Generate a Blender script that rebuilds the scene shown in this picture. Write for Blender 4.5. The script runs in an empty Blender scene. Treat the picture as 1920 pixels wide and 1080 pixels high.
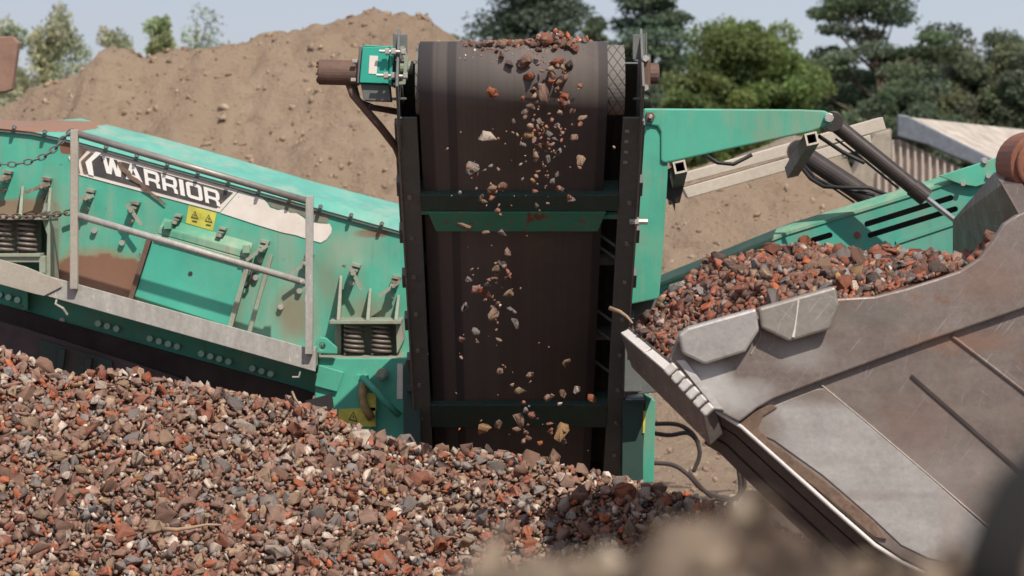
import bpy, bmesh, math, random
import numpy as np
from mathutils import Vector, Matrix, Quaternion, noise as mnoise

# ------------------------------------------------------------------ camera, sky, sun, exposure
SC = bpy.context.scene
COL = SC.collection
F, HY, ZC = 85 / 36 * 1920, 330.0, 2.6          # focal length in photo pixels, horizon row, eye height
cam_d = bpy.data.cameras.new('camera'); cam = bpy.data.objects.new('camera', cam_d); COL.objects.link(cam)
cam.location = (0, 0, ZC); cam.rotation_euler = (math.radians(90), 0, 0)
cam_d.lens = 85; cam_d.sensor_width = 36; cam_d.shift_y = -(540 - HY) / 1920
cam_d.clip_start = 0.1; cam_d.clip_end = 3000
cam_d.dof.use_dof = True; cam_d.dof.focus_distance = 12.8; cam_d.dof.aperture_fstop = 3.6
SC.camera = cam

L = Vector((0.31, -0.62, 0.80)).normalized()      # towards the sun
world = bpy.data.worlds.new('World'); SC.world = world; world.use_nodes = True
wt = world.node_tree; bg = wt.nodes['Background']
sky = wt.nodes.new('ShaderNodeTexSky'); sky.sky_type = 'NISHITA'; sky.sun_disc = False
sky.sun_elevation = math.asin(L.z); sky.sun_rotation = -math.atan2(L.x, L.y)
sky.air_density = 0.75; sky.dust_density = 1.3; sky.ozone_density = 2.0
veil = wt.nodes.new('ShaderNodeMix'); veil.data_type = 'RGBA'; veil.inputs[0].default_value = 0.6      # thin summer haze over the whole sky
veil.inputs[7].default_value = (4.3, 4.2, 4.65, 1); wt.links.new(sky.outputs[0], veil.inputs[6])
wt.links.new(veil.outputs[2], bg.inputs[0]); bg.inputs[1].default_value = 0.095
sun_d = bpy.data.lights.new('sun', 'SUN'); sun_d.energy = 3.3; sun_d.angle = math.radians(0.6); sun_d.color = (1, 0.93, 0.82)
sun = bpy.data.objects.new('sun', sun_d); COL.objects.link(sun)
sun.rotation_mode = 'QUATERNION'; sun.rotation_quaternion = L.to_track_quat('Z', 'Y'); sun.location = (5, -10, 15)
SC.view_settings.view_transform = 'Standard'; SC.view_settings.look = 'None'
SC.view_settings.exposure = 0.5; SC.view_settings.gamma = 1

R = random.Random(7); NR = np.random.default_rng(11)

# ------------------------------------------------------------------ helpers
def W(px, py, Y):                                  # a photo pixel at a chosen distance -> metres
    return Vector(((px - 960) / F * Y, Y, ZC - (py - HY) / F * Y))
def PX(v): return 960 + v[0] * F / v[1], HY + (ZC - v[2]) * F / v[1]

class B:
    def __init__(s): s.bm = bmesh.new()
    def face(s, pts):
        return s.bm.faces.new([s.bm.verts.new(p) for p in pts])
    def prism(s, px, Y, depth, holes=()):          # outline at distance Y, pushed straight back by depth
        return s.prism3([W(x, y, Y) for x, y in px], Vector((0, depth, 0)), [[W(x, y, Y) for x, y in h] for h in holes])
    def prism3(s, pts, d, holes=()):
        d = Vector(d)
        b = bmesh.new()
        if holes:
            es = []
            for loop in [pts] + list(holes):
                vs = [b.verts.new(p) for p in loop]
                es += [b.edges.new((vs[i], vs[(i + 1) % len(vs)])) for i in range(len(vs))]
            fs = [g for g in bmesh.ops.triangle_fill(b, use_beauty=True, edges=es)['geom'] if isinstance(g, bmesh.types.BMFace)]
        else:
            fs = [b.faces.new([b.verts.new(p) for p in pts])]
        r = bmesh.ops.extrude_face_region(b, geom=fs, use_keep_orig=True)
        bmesh.ops.translate(b, verts=[g for g in r['geom'] if isinstance(g, bmesh.types.BMVert)], vec=d)
        s.add(b); return s
    def add(s, b):
        bmesh.ops.recalc_face_normals(b, faces=b.faces)
        m = bpy.data.meshes.new('t'); b.to_mesh(m); b.free(); s.bm.from_mesh(m); bpy.data.meshes.remove(m)
    def box(s, c, size, rot=None):
        b = bmesh.new(); bmesh.ops.create_cube(b, size=1)
        M = Matrix.Translation(c) @ (rot.to_4x4() if rot else Matrix()) @ Matrix.Diagonal((*size, 1))
        bmesh.ops.transform(b, matrix=M, verts=b.verts); s.add(b); return s
    def bar(s, p0, p1, w, h, side=Vector((0, 1, 0))):   # w along 'side', h across
        p0, p1 = Vector(p0), Vector(p1); a = (p1 - p0); l = a.length; a.normalize()
        u = (side - a * side.dot(a)).normalized(); v = a.cross(u)
        s.box((p0 + p1) / 2, (l, w, h), Matrix((a, u, v)).transposed()); return s
    def cyl(s, p0, p1, r, seg=16, r2=None):
        p0, p1 = Vector(p0), Vector(p1); b = bmesh.new()
        bmesh.ops.create_cone(b, cap_ends=True, segments=seg, radius1=r, radius2=r if r2 is None else r2, depth=(p1 - p0).length)
        bmesh.ops.transform(b, matrix=Matrix.Translation((p0 + p1) / 2) @ (p1 - p0).to_track_quat('Z', 'Y').to_matrix().to_4x4(), verts=b.verts)
        s.add(b); return s
    def tube(s, pts, r, seg=8, closed=False, rr=None):
        pts = [Vector(p) for p in pts]; n = len(pts); b = bmesh.new(); rings = []
        prev = None
        for i, p in enumerate(pts):
            t = (pts[(i + 1) % n] - pts[i - 1]) if closed else (pts[min(i + 1, n - 1)] - pts[max(i - 1, 0)])
            t.normalize()
            u = prev - t * prev.dot(t) if prev else t.orthogonal()
            u.normalize(); prev = u; v = t.cross(u); q = rr[i] if rr else r
            rings.append([b.verts.new(p + (u * math.cos(k * 2 * math.pi / seg) + v * math.sin(k * 2 * math.pi / seg)) * q) for k in range(seg)])
        for i in range(n if closed else n - 1):
            A, C = rings[i], rings[(i + 1) % n]
            for k in range(seg): b.faces.new((A[k], A[(k + 1) % seg], C[(k + 1) % seg], C[k]))
        if not closed: b.faces.new(rings[0]); b.faces.new(rings[-1][::-1])
        s.add(b); return s
    def hull(s, pts):
        b = bmesh.new()
        for p in pts: b.verts.new(p)
        r = bmesh.ops.convex_hull(b, input=b.verts)
        bmesh.ops.delete(b, geom=[v for v in b.verts if not v.link_faces], context='VERTS')
        s.add(b); return s
    def ribbon(s, A, C, d):                         # sheet between two polylines, given thickness vector d
        d = Vector(d)
        for i in range(len(A) - 1):
            q = [A[i], A[i + 1], C[i + 1], C[i]]
            s.hull([Vector(p) for p in q] + [Vector(p) + d for p in q])
        return s

def obj(name, b, mat, parent=None, bevel=0, smooth=False):
    me = bpy.data.meshes.new(name)
    if isinstance(b, B): b.bm.to_mesh(me); b.bm.free()
    else: me = b; me.name = name
    me.materials.clear(); me.materials.append(mat)
    if smooth: me.polygons.foreach_set('use_smooth', [True] * len(me.polygons))
    o = bpy.data.objects.new(name, me); COL.objects.link(o)
    if parent: put(o, parent)
    if bevel:
        m = o.modifiers.new('b', 'BEVEL'); m.width = bevel; m.segments = 2; m.limit_method = 'ANGLE'; m.angle_limit = math.radians(40)
    return o
def put(o, parent):
    o.parent = parent; o.matrix_parent_inverse = parent_world(parent).inverted()
def parent_world(p): return Matrix.Translation(p.location) if p.type == 'EMPTY' else Matrix()
def tag(o, label, cat, group=None, kind=None):
    if label: o['label'] = label
    if cat: o['category'] = cat
    if group: o['group'] = group
    if kind: o['kind'] = kind
    return o
def empty(name, loc, label, cat, group=None):
    o = bpy.data.objects.new(name, None); o.location = loc; o.empty_display_size = 0.2; COL.objects.link(o)
    return tag(o, label, cat, group)
def np_mesh(name, V, faces, k, col=None):
    me = bpy.data.meshes.new(name); V = np.asarray(V, np.float32); faces = np.asarray(faces, np.int32); n = len(faces)
    me.vertices.add(len(V)); me.vertices.foreach_set('co', V.ravel())
    me.loops.add(n * k); me.loops.foreach_set('vertex_index', faces.ravel())
    me.polygons.add(n); me.polygons.foreach_set('loop_start', np.arange(0, n * k, k, dtype=np.int32))
    me.update(calc_edges=True)
    if col is not None:
        a = me.attributes.new('Col', 'FLOAT_COLOR', 'POINT'); c = np.ones((len(V), 4), np.float32); c[:, :3] = col
        a.data.foreach_set('color', c.ravel())
    return me

# ------------------------------------------------------------------ materials
class N:
    def __init__(s, name):
        s.m = bpy.data.materials.new(name); s.m.use_nodes = True; s.t = s.m.node_tree
        s.p = s.t.nodes['Principled BSDF']; s.co = s.t.nodes.new('ShaderNodeTexCoord').outputs['Object']
    def n(s, typ, **kw):
        x = s.t.nodes.new('ShaderNode' + typ)
        for k, v in kw.items():
            if k.startswith('i_'):
                key = k[2:]; key = int(key) if key.isdigit() else key
                s.set(x.inputs[key], v)
            else: setattr(x, k, v)
        return x
    def set(s, sock, v):
        if hasattr(v, 'is_linked'): s.t.links.new(v, sock)
        else:
            if sock.type == 'RGBA' and len(v) == 3: v = (*v, 1)
            sock.default_value = v
    def noise(s, scale, detail=5, rough=0.6, vec=None, dist=0.0):
        x = s.n('TexNoise', i_Scale=scale, i_Detail=detail, i_Roughness=rough, i_Distortion=dist); s.set(x.inputs['Vector'], vec or s.co); return x.outputs['Fac']
    def map(s, scale, vec=None):
        return s.n('Mapping', i_0=vec or s.co, i_Scale=scale).outputs[0]
    def ramp(s, v, a, b, lo=0.0, hi=1.0):
        return s.n('MapRange', i_0=v, i_1=a, i_2=b, i_3=lo, i_4=hi).outputs[0]
    def mix(s, f, a, b, mode='MIX'):
        x = s.n('Mix', data_type='RGBA', blend_type=mode); s.set(x.inputs[0], f); s.set(x.inputs[6], a); s.set(x.inputs[7], b); return x.outputs[2]
    def math(s, op, a, b=0.0):
        return s.n('Math', operation=op, i_0=a, i_1=b).outputs[0]
    def ellipse(s, x, z, rx, rz, rag=0.5, nscale=6, soft=0.06):
        sep = s.n('SeparateXYZ', i_0=s.co)
        dx = s.math('DIVIDE', s.math('SUBTRACT', sep.outputs[0], x), rx); dz = s.math('DIVIDE', s.math('SUBTRACT', sep.outputs[2], z), rz)
        d = s.math('SQRT', s.math('ADD', s.math('POWER', s.math('ABSOLUTE', dx), 3), s.math('POWER', s.math('ABSOLUTE', dz), 3)))
        d = s.math('ADD', d, s.math('MULTIPLY', s.math('SUBTRACT', s.noise(nscale, 6), 0.5), rag * 2))
        return s.ramp(d, 1.0, 1.0 - soft)
    def bump(s, h, strength=0.3, dist=0.01):
        b = s.n('Bump', i_Strength=strength, i_Distance=dist, i_Height=h); s.set(s.p.inputs['Normal'], b.outputs[0])
    def out(s, col, rough=0.6, metal=0.0, spec=None):
        s.set(s.p.inputs['Base Color'], col); s.set(s.p.inputs['Roughness'], rough); s.set(s.p.inputs['Metallic'], metal)
        if spec is not None: s.set(s.p.inputs['Specular IOR Level'], spec)
        return s.m

def paint(name, col, dust=(0.27, 0.25, 0.19), dust_amt=0.5, rust=(0.16, 0.07, 0.045), rust_amt=0.62, patches=(), rough=0.5):
    n = N(name)
    c = n.mix(n.ramp(n.noise(3.1, 4), 0.3, 0.7), [x * 0.86 for x in col], [min(1, x * 1.12) for x in col])
    streak = n.noise(1.0, 5, 0.65, n.map((9, 9, 1.1)))
    big = n.noise(1.6, 6, 0.62, dist=0.4)
    d = n.math('MULTIPLY', n.ramp(n.math('ADD', n.math('MULTIPLY', streak, 0.45), n.math('MULTIPLY', big, 0.6)), 0.50, 0.66), dust_amt)
    c = n.mix(d, c, dust)
    for (x, z, rx, rz, pc, *so) in patches: c = n.mix(n.math('MULTIPLY', n.ellipse(x, z, rx, rz, soft=so[0] if so else 0.06), so[1] if so else 1.0), c, pc)
    rm = n.ramp(n.noise(7.0, 8, 0.7), rust_amt, rust_amt + 0.02)
    c = n.mix(rm, c, rust)
    c = n.mix(n.ramp(n.noise(19, 7, 0.72), rust_amt + .01, rust_amt + .03), c, [x * 1.3 for x in rust])
    c = n.mix(n.ramp(n.noise(1.0, 4, 0.6, n.map((26, 26, 1.6))), 0.60, 0.78, 0, 0.55 * dust_amt), c, [x * 0.55 for x in dust])
    sp = n.ramp(n.noise(60, 2), 0.70, 0.74, 0, 0.5); c = n.mix(sp, c, (0.35, 0.30, 0.24))
    n.bump(n.math('ADD', n.math('MULTIPLY', n.noise(2.2, 3), 3.0), n.noise(90, 3)), 0.12, 0.006)
    return n.out(c, n.ramp(d, 0, 0.6, rough, 0.85), spec=0.4)

def metal(name, col, col2, rough=0.5, met=0.6, scale=6, stretch=(1, 1, 1), scratches=0.0, rust=None, rust_amt=0.66, patches=(), spots=0.0):
    n = N(name)
    c = n.mix(n.ramp(n.noise(scale, 7, 0.68, n.map(stretch)), 0.32, 0.68), col, col2)
    c = n.mix(n.ramp(n.noise(45, 4, 0.7), 0.35, 0.75, 0, 0.35), c, [x * 0.5 for x in col])
    if spots: c = n.mix(n.ramp(n.noise(1.0, 3, .6, n.map((30, 30, 11))), .66, .72, 0, spots), c, [min(.85, x * 1.5) for x in col2]); c = n.mix(n.ramp(n.noise(33, 2), .72, .75, 0, spots), c, [x * .45 for x in col])
    if rust: c = n.mix(n.ramp(n.noise(4, 8, 0.7), rust_amt, rust_amt + 0.08), c, rust)
    if scratches:
        c = n.mix(n.ramp(n.noise(1.3, 5, .6, n.n('Mapping', i_0=n.co, i_Rotation=(0, math.radians(52), 0), i_Scale=(1, 1, 9)).outputs[0]), .42, .66, 0, .22), c, [x * 1.3 for x in col2])
        for ang, th in ((52, .665), (-38, .69), (8, .71), (75, .69)):
            v0 = n.n('Mapping', i_0=n.co, i_Rotation=(0, math.radians(ang), 0)).outputs[0]
            v = n.n('Mapping', i_0=v0, i_Scale=(2.5, 2.5, 85)).outputs[0]
            c = n.mix(n.ramp(n.noise(1.6, 2, 0.6, v), th, th + .05, 0, scratches), c, (0.55, 0.50, 0.47))
        c = n.mix(n.ramp(n.noise(38, 3, 0.8), .70, .76, 0, .5), c, (0.5, 0.46, 0.42))
    for (x, z, rx, rz, pc, so, am) in patches: c = n.mix(n.math('MULTIPLY', n.ellipse(x, z, rx, rz, soft=so), am), c, pc)
    n.bump(n.math('ADD', n.noise(30, 6, 0.7), n.math('MULTIPLY', n.noise(3.5, 3, .6), 4.0 if scratches else 0.0)), 0.2 if scratches else 0.15, 0.006 if scratches else 0.004)
    return n.out(c, n.ramp(n.noise(9, 4), 0.3, 0.7, rough - 0.1, rough + 0.12), met)

def flat(name, col, rough=0.7, met=0.0, var=0.2, scale=12, bump=0.15):
    n = N(name)
    c = n.mix(n.ramp(n.noise(scale, 5), 0.3, 0.7), [x * (1 - var) for x in col], [min(1, x * (1 + var)) for x in col])
    n.bump(n.noise(50, 4), bump, 0.004)
    return n.out(c, rough, met)

def wx(px, Y): return (px - 960) / F * Y
def wz(py, Y): return ZC - (py - HY) / F * Y
GREEN = (0.075, 0.365, 0.262)
SB = 15.2
RUST = (0.19, 0.085, 0.055)
M = {}
M['green_box'] = paint('green_box_paint', GREEN, dust=(0.235, 0.325, 0.25), dust_amt=0.72, rust_amt=0.665, patches=[
    (wx(185, SB), wz(520, SB), 0.36, 0.20, (0.30, 0.17, 0.09), 0.5, 0.75), (wx(190, SB), wz(522, SB), 0.30, 0.15, (0.20, 0.10, 0.065), 0.16, 0.95), (wx(128, SB), wz(275, SB), 0.06, 0.05, RUST),
    (wx(555, SB), wz(590, SB), 0.16, 0.20, (0.21, 0.18, 0.12), 0.8, 0.9), (wx(615, SB), wz(520, SB), 0.10, 0.26, (0.20, 0.19, 0.13), 0.9, 0.6),
    (wx(430, SB), wz(590, SB), 0.12, 0.2, (0.21, 0.19, 0.13), 0.9, 0.6), (wx(700, SB), wz(590, SB), 0.2, 0.14, (0.24, 0.17, 0.12), 0.9, 0.7), (wx(95, SB), wz(420, SB), 0.07, 0.4, (0.22, 0.2, 0.15), 0.9, 0.6),
    (wx(40, SB), wz(395, SB), 0.25, 0.09, (0.25, 0.15, 0.10), 0.5, 0.9), (wx(700, SB), wz(438, SB), 0.14, 0.03, (0.2, 0.11, 0.07), 0.5, 0.9), (wx(650, SB), wz(470, SB), 0.2, 0.15, (0.30, 0.36, 0.27), 0.9, 0.6)])
M['green_cover'] = paint('green_cover_paint', (0.115, 0.385, 0.315), dust=(0.31, 0.385, 0.325), dust_amt=0.75, rust=(0.30, 0.19, 0.14), rust_amt=0.66, patches=[
    (wx(30, SB), wz(235, SB), 0.50, 0.045, (0.27, 0.15, 0.10))])
M['green_arm'] = paint('green_arm_paint', (0.075, 0.36, 0.255), dust=(0.24, 0.29, 0.205), dust_amt=0.85, rust_amt=0.70)
M['green_panel'] = paint('green_panel_paint', (0.055, 0.34, 0.26), dust_amt=0.4, rust_amt=0.72)
M['green_dusty'] = paint('green_dusty_paint', (0.10, 0.33, 0.22), dust=(0.32, 0.38, 0.28), dust_amt=0.9, rust_amt=0.68)
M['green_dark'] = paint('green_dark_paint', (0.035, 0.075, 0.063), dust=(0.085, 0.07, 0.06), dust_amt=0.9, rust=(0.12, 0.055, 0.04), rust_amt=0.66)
M['green_clean'] = paint('green_gearbox_paint', (0.03, 0.36, 0.27), dust_amt=0.1, rust_amt=0.9)
M['frame_dark'] = metal('dark_frame_steel', (0.115, 0.124, 0.118), (0.155, 0.16, 0.155), 0.65, 0.0, rust=(0.085, 0.06, 0.05), rust_amt=0.66)
M['galv'] = metal('galvanised_steel', (0.35, 0.33, 0.30), (0.50, 0.475, 0.44), 0.6, 0.2, 5, (4, 4, 1), spots=0.8)
M['galv_dusty'] = metal('dusty_galvanised_steel', (0.36, 0.32, 0.27), (0.46, 0.41, 0.35), 0.75, 0.1, 4)
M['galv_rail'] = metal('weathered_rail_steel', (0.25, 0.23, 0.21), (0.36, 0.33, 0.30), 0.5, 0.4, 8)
M['pale_steel'] = metal('pale_dusty_steel', (0.50, 0.43, 0.36), (0.58, 0.51, 0.43), 0.8, 0.0, 3)
M['brown_steel'] = metal('rusted_motor_steel', (0.115, 0.068, 0.052), (0.17, 0.10, 0.075), 0.7, 0.1, 14, rust=(0.2, 0.09, 0.05), rust_amt=0.6)
M['spring'] = metal('spring_steel', (0.20, 0.16, 0.14), (0.29, 0.24, 0.21), 0.55, 0.3, 16)
M['latch'] = metal('dusty_latch_steel', (0.27, 0.235, 0.20), (0.33, 0.40, 0.31), 0.75, 0.0, 16, rust=(0.17, 0.115, 0.085), rust_amt=0.52)
M['dusty'] = metal('dusty_bracket_steel', (0.29, 0.25, 0.20), (0.26, 0.36, 0.27), 0.75, 0.0, 7, rust=(0.26, 0.15, 0.10), rust_amt=0.58)
M['chrome'] = metal('chrome_rod', (0.75, 0.74, 0.72), (0.85, 0.84, 0.82), 0.22, 0.9)
M['bolt'] = metal('zinc_bolt', (0.45, 0.42, 0.38), (0.6, 0.57, 0.52), 0.4, 0.5, 30)
M['cyl'] = metal('dark_cylinder_steel', (0.045, 0.037, 0.035), (0.075, 0.06, 0.055), 0.45, 0.3, 8, rust=(0.15, 0.10, 0.075), rust_amt=0.6)
M['bolt_sunlit'] = flat('sunlit_green_bolt', (0.45, 0.75, 0.62), 0.4)  # green bolts brightened so the sun glints are in the colour
M['black'] = flat('black_rubber', (0.022, 0.02, 0.02), 0.6)
M['pan'] = flat('dusty_brown_rubber', (0.10, 0.08, 0.072), 0.85, var=0.3, scale=5)
M['skirt'] = flat('dark_rubber_skirt', (0.055, 0.04, 0.038), 0.85, var=0.35, scale=5)
def dirty_white():
    n = N('white_vinyl'); c = n.mix(n.ramp(n.noise(9, 5), .35, .7), (0.74, 0.68, 0.63), (0.66, 0.58, 0.52))
    c = n.mix(n.ramp(n.noise(7, 8, .75), .60, .70, 0, .6), c, (0.40, 0.33, 0.26)); c = n.mix(n.ramp(n.noise(24, 7, .75), .655, .67), c, (0.16, 0.27, 0.2)); return n.out(c, .6)
M['white'] = dirty_white()
M['white_letter'] = flat('white_letter_vinyl', (0.80, 0.77, 0.74), 0.5, var=0.05)
def banner_mat():
    n = N('black_banner_vinyl')
    c = n.mix(n.ramp(n.noise(7, 6), 0.35, 0.7), (0.045, 0.042, 0.045), (0.085, 0.075, 0.07))
    c = n.mix(n.ramp(n.noise(14, 8, 0.75), 0.62, 0.65), c, (0.22, 0.16, 0.12)); c = n.mix(n.ramp(n.noise(5, 5, 0.7), 0.5, 0.7, 0, .5), c, (0.16, 0.14, 0.12))
    return n.out(c, 0.5)
M['banner'] = banner_mat()
M['brown_tape'] = flat('worn_brown_residue', (0.15, 0.095, 0.07), 0.9, var=0.4, scale=25)
M['yellow'] = flat('yellow_sticker', (0.50, 0.46, 0.075), 0.5, var=0.25, scale=14)
M['sticker_black'] = flat('sticker_ink', (0.05, 0.04, 0.02), 0.6)
def belt_mat():
    n = N('conveyor_rubber')
    band = n.noise(1.0, 4, 0.6, n.map((11, 0.15, 0.15)))
    fine = n.noise(1.0, 3, 0.6, n.map((90, 0.8, 0.8)))
    c = n.mix(n.ramp(band, 0.35, 0.65), (0.100, 0.083, 0.077), (0.125, 0.106, 0.098))
    c = n.mix(n.ramp(fine, 0.4, 0.7, 0, 0.3), c, (0.15, 0.13, 0.115))
    c = n.mix(n.ramp(n.noise(2.6, 7, .7), 0.5, 0.75, 0, .55), c, (0.165, 0.13, 0.105)); c = n.mix(n.ramp(n.noise(26, 4, .7, n.map((1, .35, .35))), 0.66, 0.74, 0, .5), c, (0.055, 0.047, 0.045))
    sep = n.n('SeparateXYZ', i_0=n.co).outputs[0]
    for x0, w in ((-0.31, 0.028), (-0.45, 0.05), (0.47, 0.03)):
        k = n.ramp(n.math('ABSOLUTE', n.math('SUBTRACT', sep, x0)), w, w * 0.7)
        c = n.mix(n.math('MULTIPLY', k, 0.7), c, (0.05, 0.046, 0.048))
    n.bump(n.noise(70, 4), 0.1, 0.003)
    return n.out(c, n.ramp(band, 0.3, 0.7, 0.62, 0.78), spec=0.3)
M['belt'] = belt_mat()
def lag_mat():
    n = N('diamond_lagging')
    w = []
    for a in (35, -35):
        v = n.n('Mapping', i_0=n.co, i_Rotation=(0, math.radians(a), 0)).outputs[0]
        x = n.n('SeparateXYZ', i_0=v).outputs[0]
        w.append(n.ramp(n.math('FRACT', n.math('MULTIPLY', x, 26.0)), 0.0, 0.16, 1, 0))
    g = n.math('MAXIMUM', w[0], w[1])
    n.bump(n.math('SUBTRACT', 1.0, g), 0.6, 0.006)
    return n.out(n.mix(g, (0.17, 0.155, 0.14), (0.05, 0.045, 0.042)), 0.75)
M['lag'] = lag_mat()

def rock_mat(name, src, da=.72, dust=(0.255, 0.168, 0.130)):
    n = N(name)
    c = n.n('ObjectInfo').outputs['Color'] if src == 'obj' else n.n('Attribute', attribute_name='Col').outputs['Color']
    f = n.noise(22, 7, 0.7) ; g = n.noise(75, 5, 0.7)
    c = n.mix(1.0, c, n.mix(n.ramp(f, 0.25, 0.75), (0.55, 0.52, 0.50), (1.5, 1.46, 1.42)), 'MULTIPLY')
    c = n.mix(n.ramp(n.noise(13, 7, 0.75), 0.42, 0.68, 0, da), c, dust)       # brick and soil dust
    c = n.mix(n.ramp(g, 0.60, 0.72, 0, 0.5), c, (0.42, 0.33, 0.27))
    n.bump(n.math('ADD', f, n.math('MULTIPLY', g, 0.6)), 0.75, 0.012)
    return n.out(c, 0.92, spec=0.25)
M['rock_obj'] = rock_mat('rubble_stone', 'obj'); M['rock_att'] = rock_mat('rubble_mass', 'att')
M['rock_bkt'] = rock_mat('bucket_rubble_mass', 'att', .5, (0.165, 0.098, 0.072))
def leaf_mat():
    n = N('leaf'); c = n.n('Attribute', attribute_name='Col').outputs['Color']
    n.out(c, 0.65, spec=0.3)
    tr = n.n('BsdfTranslucent'); n.set(tr.inputs[0], c); mx = n.n('MixShader', i_0=0.3)
    o = n.t.nodes['Material Output']
    mx.inputs[0].default_value = 0.5; n.t.links.new(n.p.outputs[0], mx.inputs[1]); n.t.links.new(tr.outputs[0], mx.inputs[2]); n.t.links.new(mx.outputs[0], o.inputs[0])
    return n.m
M['leaf'] = leaf_mat()
M['bark'] = flat('bark', (0.10, 0.075, 0.055), 0.9, var=0.4)
def sand_mat(name, a, b, c3, spots=0.5):
    n = N(name)
    c = n.mix(n.ramp(n.noise(0.55, 7, 0.62), 0.34, 0.66), a, b)
    c = n.mix(n.ramp(n.noise(3.6, 8, 0.7, dist=0.5), 0.52, 0.72, 0, 0.8), c, c3)
    c = n.mix(n.ramp(n.noise(16, 6, 0.7), 0.60, 0.74, 0, spots), c, [x * 1.45 for x in a])
    c = n.mix(n.ramp(n.noise(9, 6, 0.75), 0.62, 0.75, 0, spots), c, [x * 0.5 for x in c3])
    n.bump(n.math('ADD', n.noise(4, 9, 0.75), n.math('MULTIPLY', n.noise(20, 6, 0.75), 0.6)), 0.9, 0.13)
    return n.out(c, 0.95, spec=0.15)
M['sand'] = sand_mat('sandy_earth', (0.37, 0.272, 0.194), (0.43, 0.325, 0.238), (0.26, 0.186, 0.132), 0.65)
M['sand_grey'] = sand_mat('pale_grey_rubble_earth', (0.38, 0.31, 0.24), (0.43, 0.36, 0.28), (0.28, 0.22, 0.17), 0.6)
M['ground'] = sand_mat('ground_earth', (0.16, 0.122, 0.092), (0.20, 0.152, 0.115), (0.12, 0.09, 0.068))
def soil_mat():
    n = N('foreground_soil')
    c = n.mix(n.ramp(n.noise(17, 3, 0.5), 0.40, 0.60), (0.055, 0.041, 0.032), (0.26, 0.20, 0.15)); c = n.mix(n.ramp(n.noise(40, 4, .6), .5, .7, 0, .7), c, (0.16, 0.10, 0.075))
    n.bump(n.noise(60, 6, 0.7), 0.8, 0.02); return n.out(c, 0.95, spec=.15)
M['soil'] = soil_mat()

# ------------------------------------------------------------------ ground, mounds
def fbm(X, Y, seed, scale, octs=5, gain=0.5):
    out = np.zeros_like(X); amp = 1.0; rs = np.random.default_rng(seed)
    for o in range(octs):
        n = 256; g = rs.uniform(-1, 1, (n, n)); u = X / scale; v = Y / scale
        i, j = np.floor(u).astype(int), np.floor(v).astype(int); fu, fv = u - i, v - j
        fu = fu * fu * (3 - 2 * fu); fv = fv * fv * (3 - 2 * fv)
        q = lambda a, b: g[a % n, b % n]
        out += amp * ((q(i, j) * (1 - fu) + q(i + 1, j) * fu) * (1 - fv) + (q(i, j + 1) * (1 - fu) + q(i + 1, j + 1) * fu) * fv)
        amp *= gain; scale *= 0.5
    return out
def grid_mesh(name, xs, ys, H):
    X, Y = np.meshgrid(xs, ys); Z = H(X, Y); nx, ny = len(xs), len(ys)
    V = np.stack([X, Y, Z], -1).reshape(-1, 3); i = np.arange(nx * ny).reshape(ny, nx)
    Fc = np.stack([i[:-1, :-1], i[:-1, 1:], i[1:, 1:], i[1:, :-1]], -1).reshape(-1, 4)
    return np_mesh(name, V, Fc, 4)
tag(obj('ground', B().prism3([(-1500, -60, 0), (1500, -60, 0), (1500, 2500, 0), (-1500, 2500, 0)], (0, 0, -0.5)), M['ground']), None, None, kind='structure')

def ridge(px, py, Y0):
    xs = [wx(p, Y0) for p in px]; zs = [wz(p, Y0) for p in py]
    return lambda X: np.interp(X, xs, zs)
cr1 = ridge([-400, 0, 60, 150, 172, 200, 232, 262, 330, 400, 500, 600, 640, 700, 760, 800, 850, 960, 1200, 1450, 1700],
            [260, 222, 180, 142, 112, 94, 104, 120, 108, 96, 80, 58, 45, 35, 40, 52, 86, 170, 300, 420, 520], 30)
def H1(X, Y):
    h = cr1(X); fr = h - 0.62 * np.maximum(0, 30 - Y) - 0.10 * np.clip(30 - Y, 0, 1.5) - 0.6 * np.maximum(0, Y - 31)
    z = fr + 0.15 * fbm(X, Y, 3, 2.2, 6, 0.55) + 0.05 * fbm(X, Y, 9, 0.3, 3) + 0.10 * np.abs(fbm(X, Y, 12, 0.9, 4, 0.6)) - 0.22 * np.clip(fbm(X, Y, 14, 0.6, 3) - 0.55, 0, 1) - 0.16 * np.abs(fbm(X, Y * 0.28, 15, 0.8, 3, 0.55)) * np.clip((31 - Y) / 3, 0, 1)
    return np.maximum(z, -0.3)
mound = obj('earth_mound', grid_mesh('earth_mound', np.arange(-12, 5.0, 0.045), np.concatenate([np.arange(21, 32, 0.06), np.arange(32, 40, .2)]), H1), M['sand'], smooth=True)
tag(mound, None, None, kind='structure')
cr2 = ridge([1000, 1150, 1250, 1300, 1400, 1470, 1540, 1600, 1640, 1700, 1800, 2000], [420, 372, 345, 335, 322, 316, 332, 362, 390, 440, 520, 700], 25.5)
def H2(X, Y):
    z = cr2(X) - 0.66 * np.maximum(0, 25.5 - Y) - 0.7 * np.maximum(0, Y - 26) + 0.13 * fbm(X, Y, 5, 1.6, 6, 0.6) + 0.08 * np.abs(fbm(X, Y, 19, 0.4, 4))
    return np.where(Y < 26, 0.3 * np.log1p(np.exp(np.clip(z / 0.3, -20, 20))) + 0.03 * fbm(X, Y, 23, .3, 3), z)
tag(obj('sand_mound', grid_mesh('sand_mound', np.arange(0, 7, 0.06), np.arange(19, 31, 0.07), H2), M['sand'], smooth=True), None, None, kind='structure')
cr3 = ridge([1150, 1300, 1400, 1480, 1550, 1585, 1620, 1740, 1900], [420, 345, 300, 274, 268, 300, 385, 560, 700], 31)
def H3(X, Y):
    z = cr3(X) - 0.55 * np.maximum(0, 31 - Y) - 0.7 * np.maximum(0, Y - 31.5) + 0.08 * fbm(X, Y, 25, 1.2, 5, 0.6)
    return np.maximum(z, -0.3)
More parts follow.
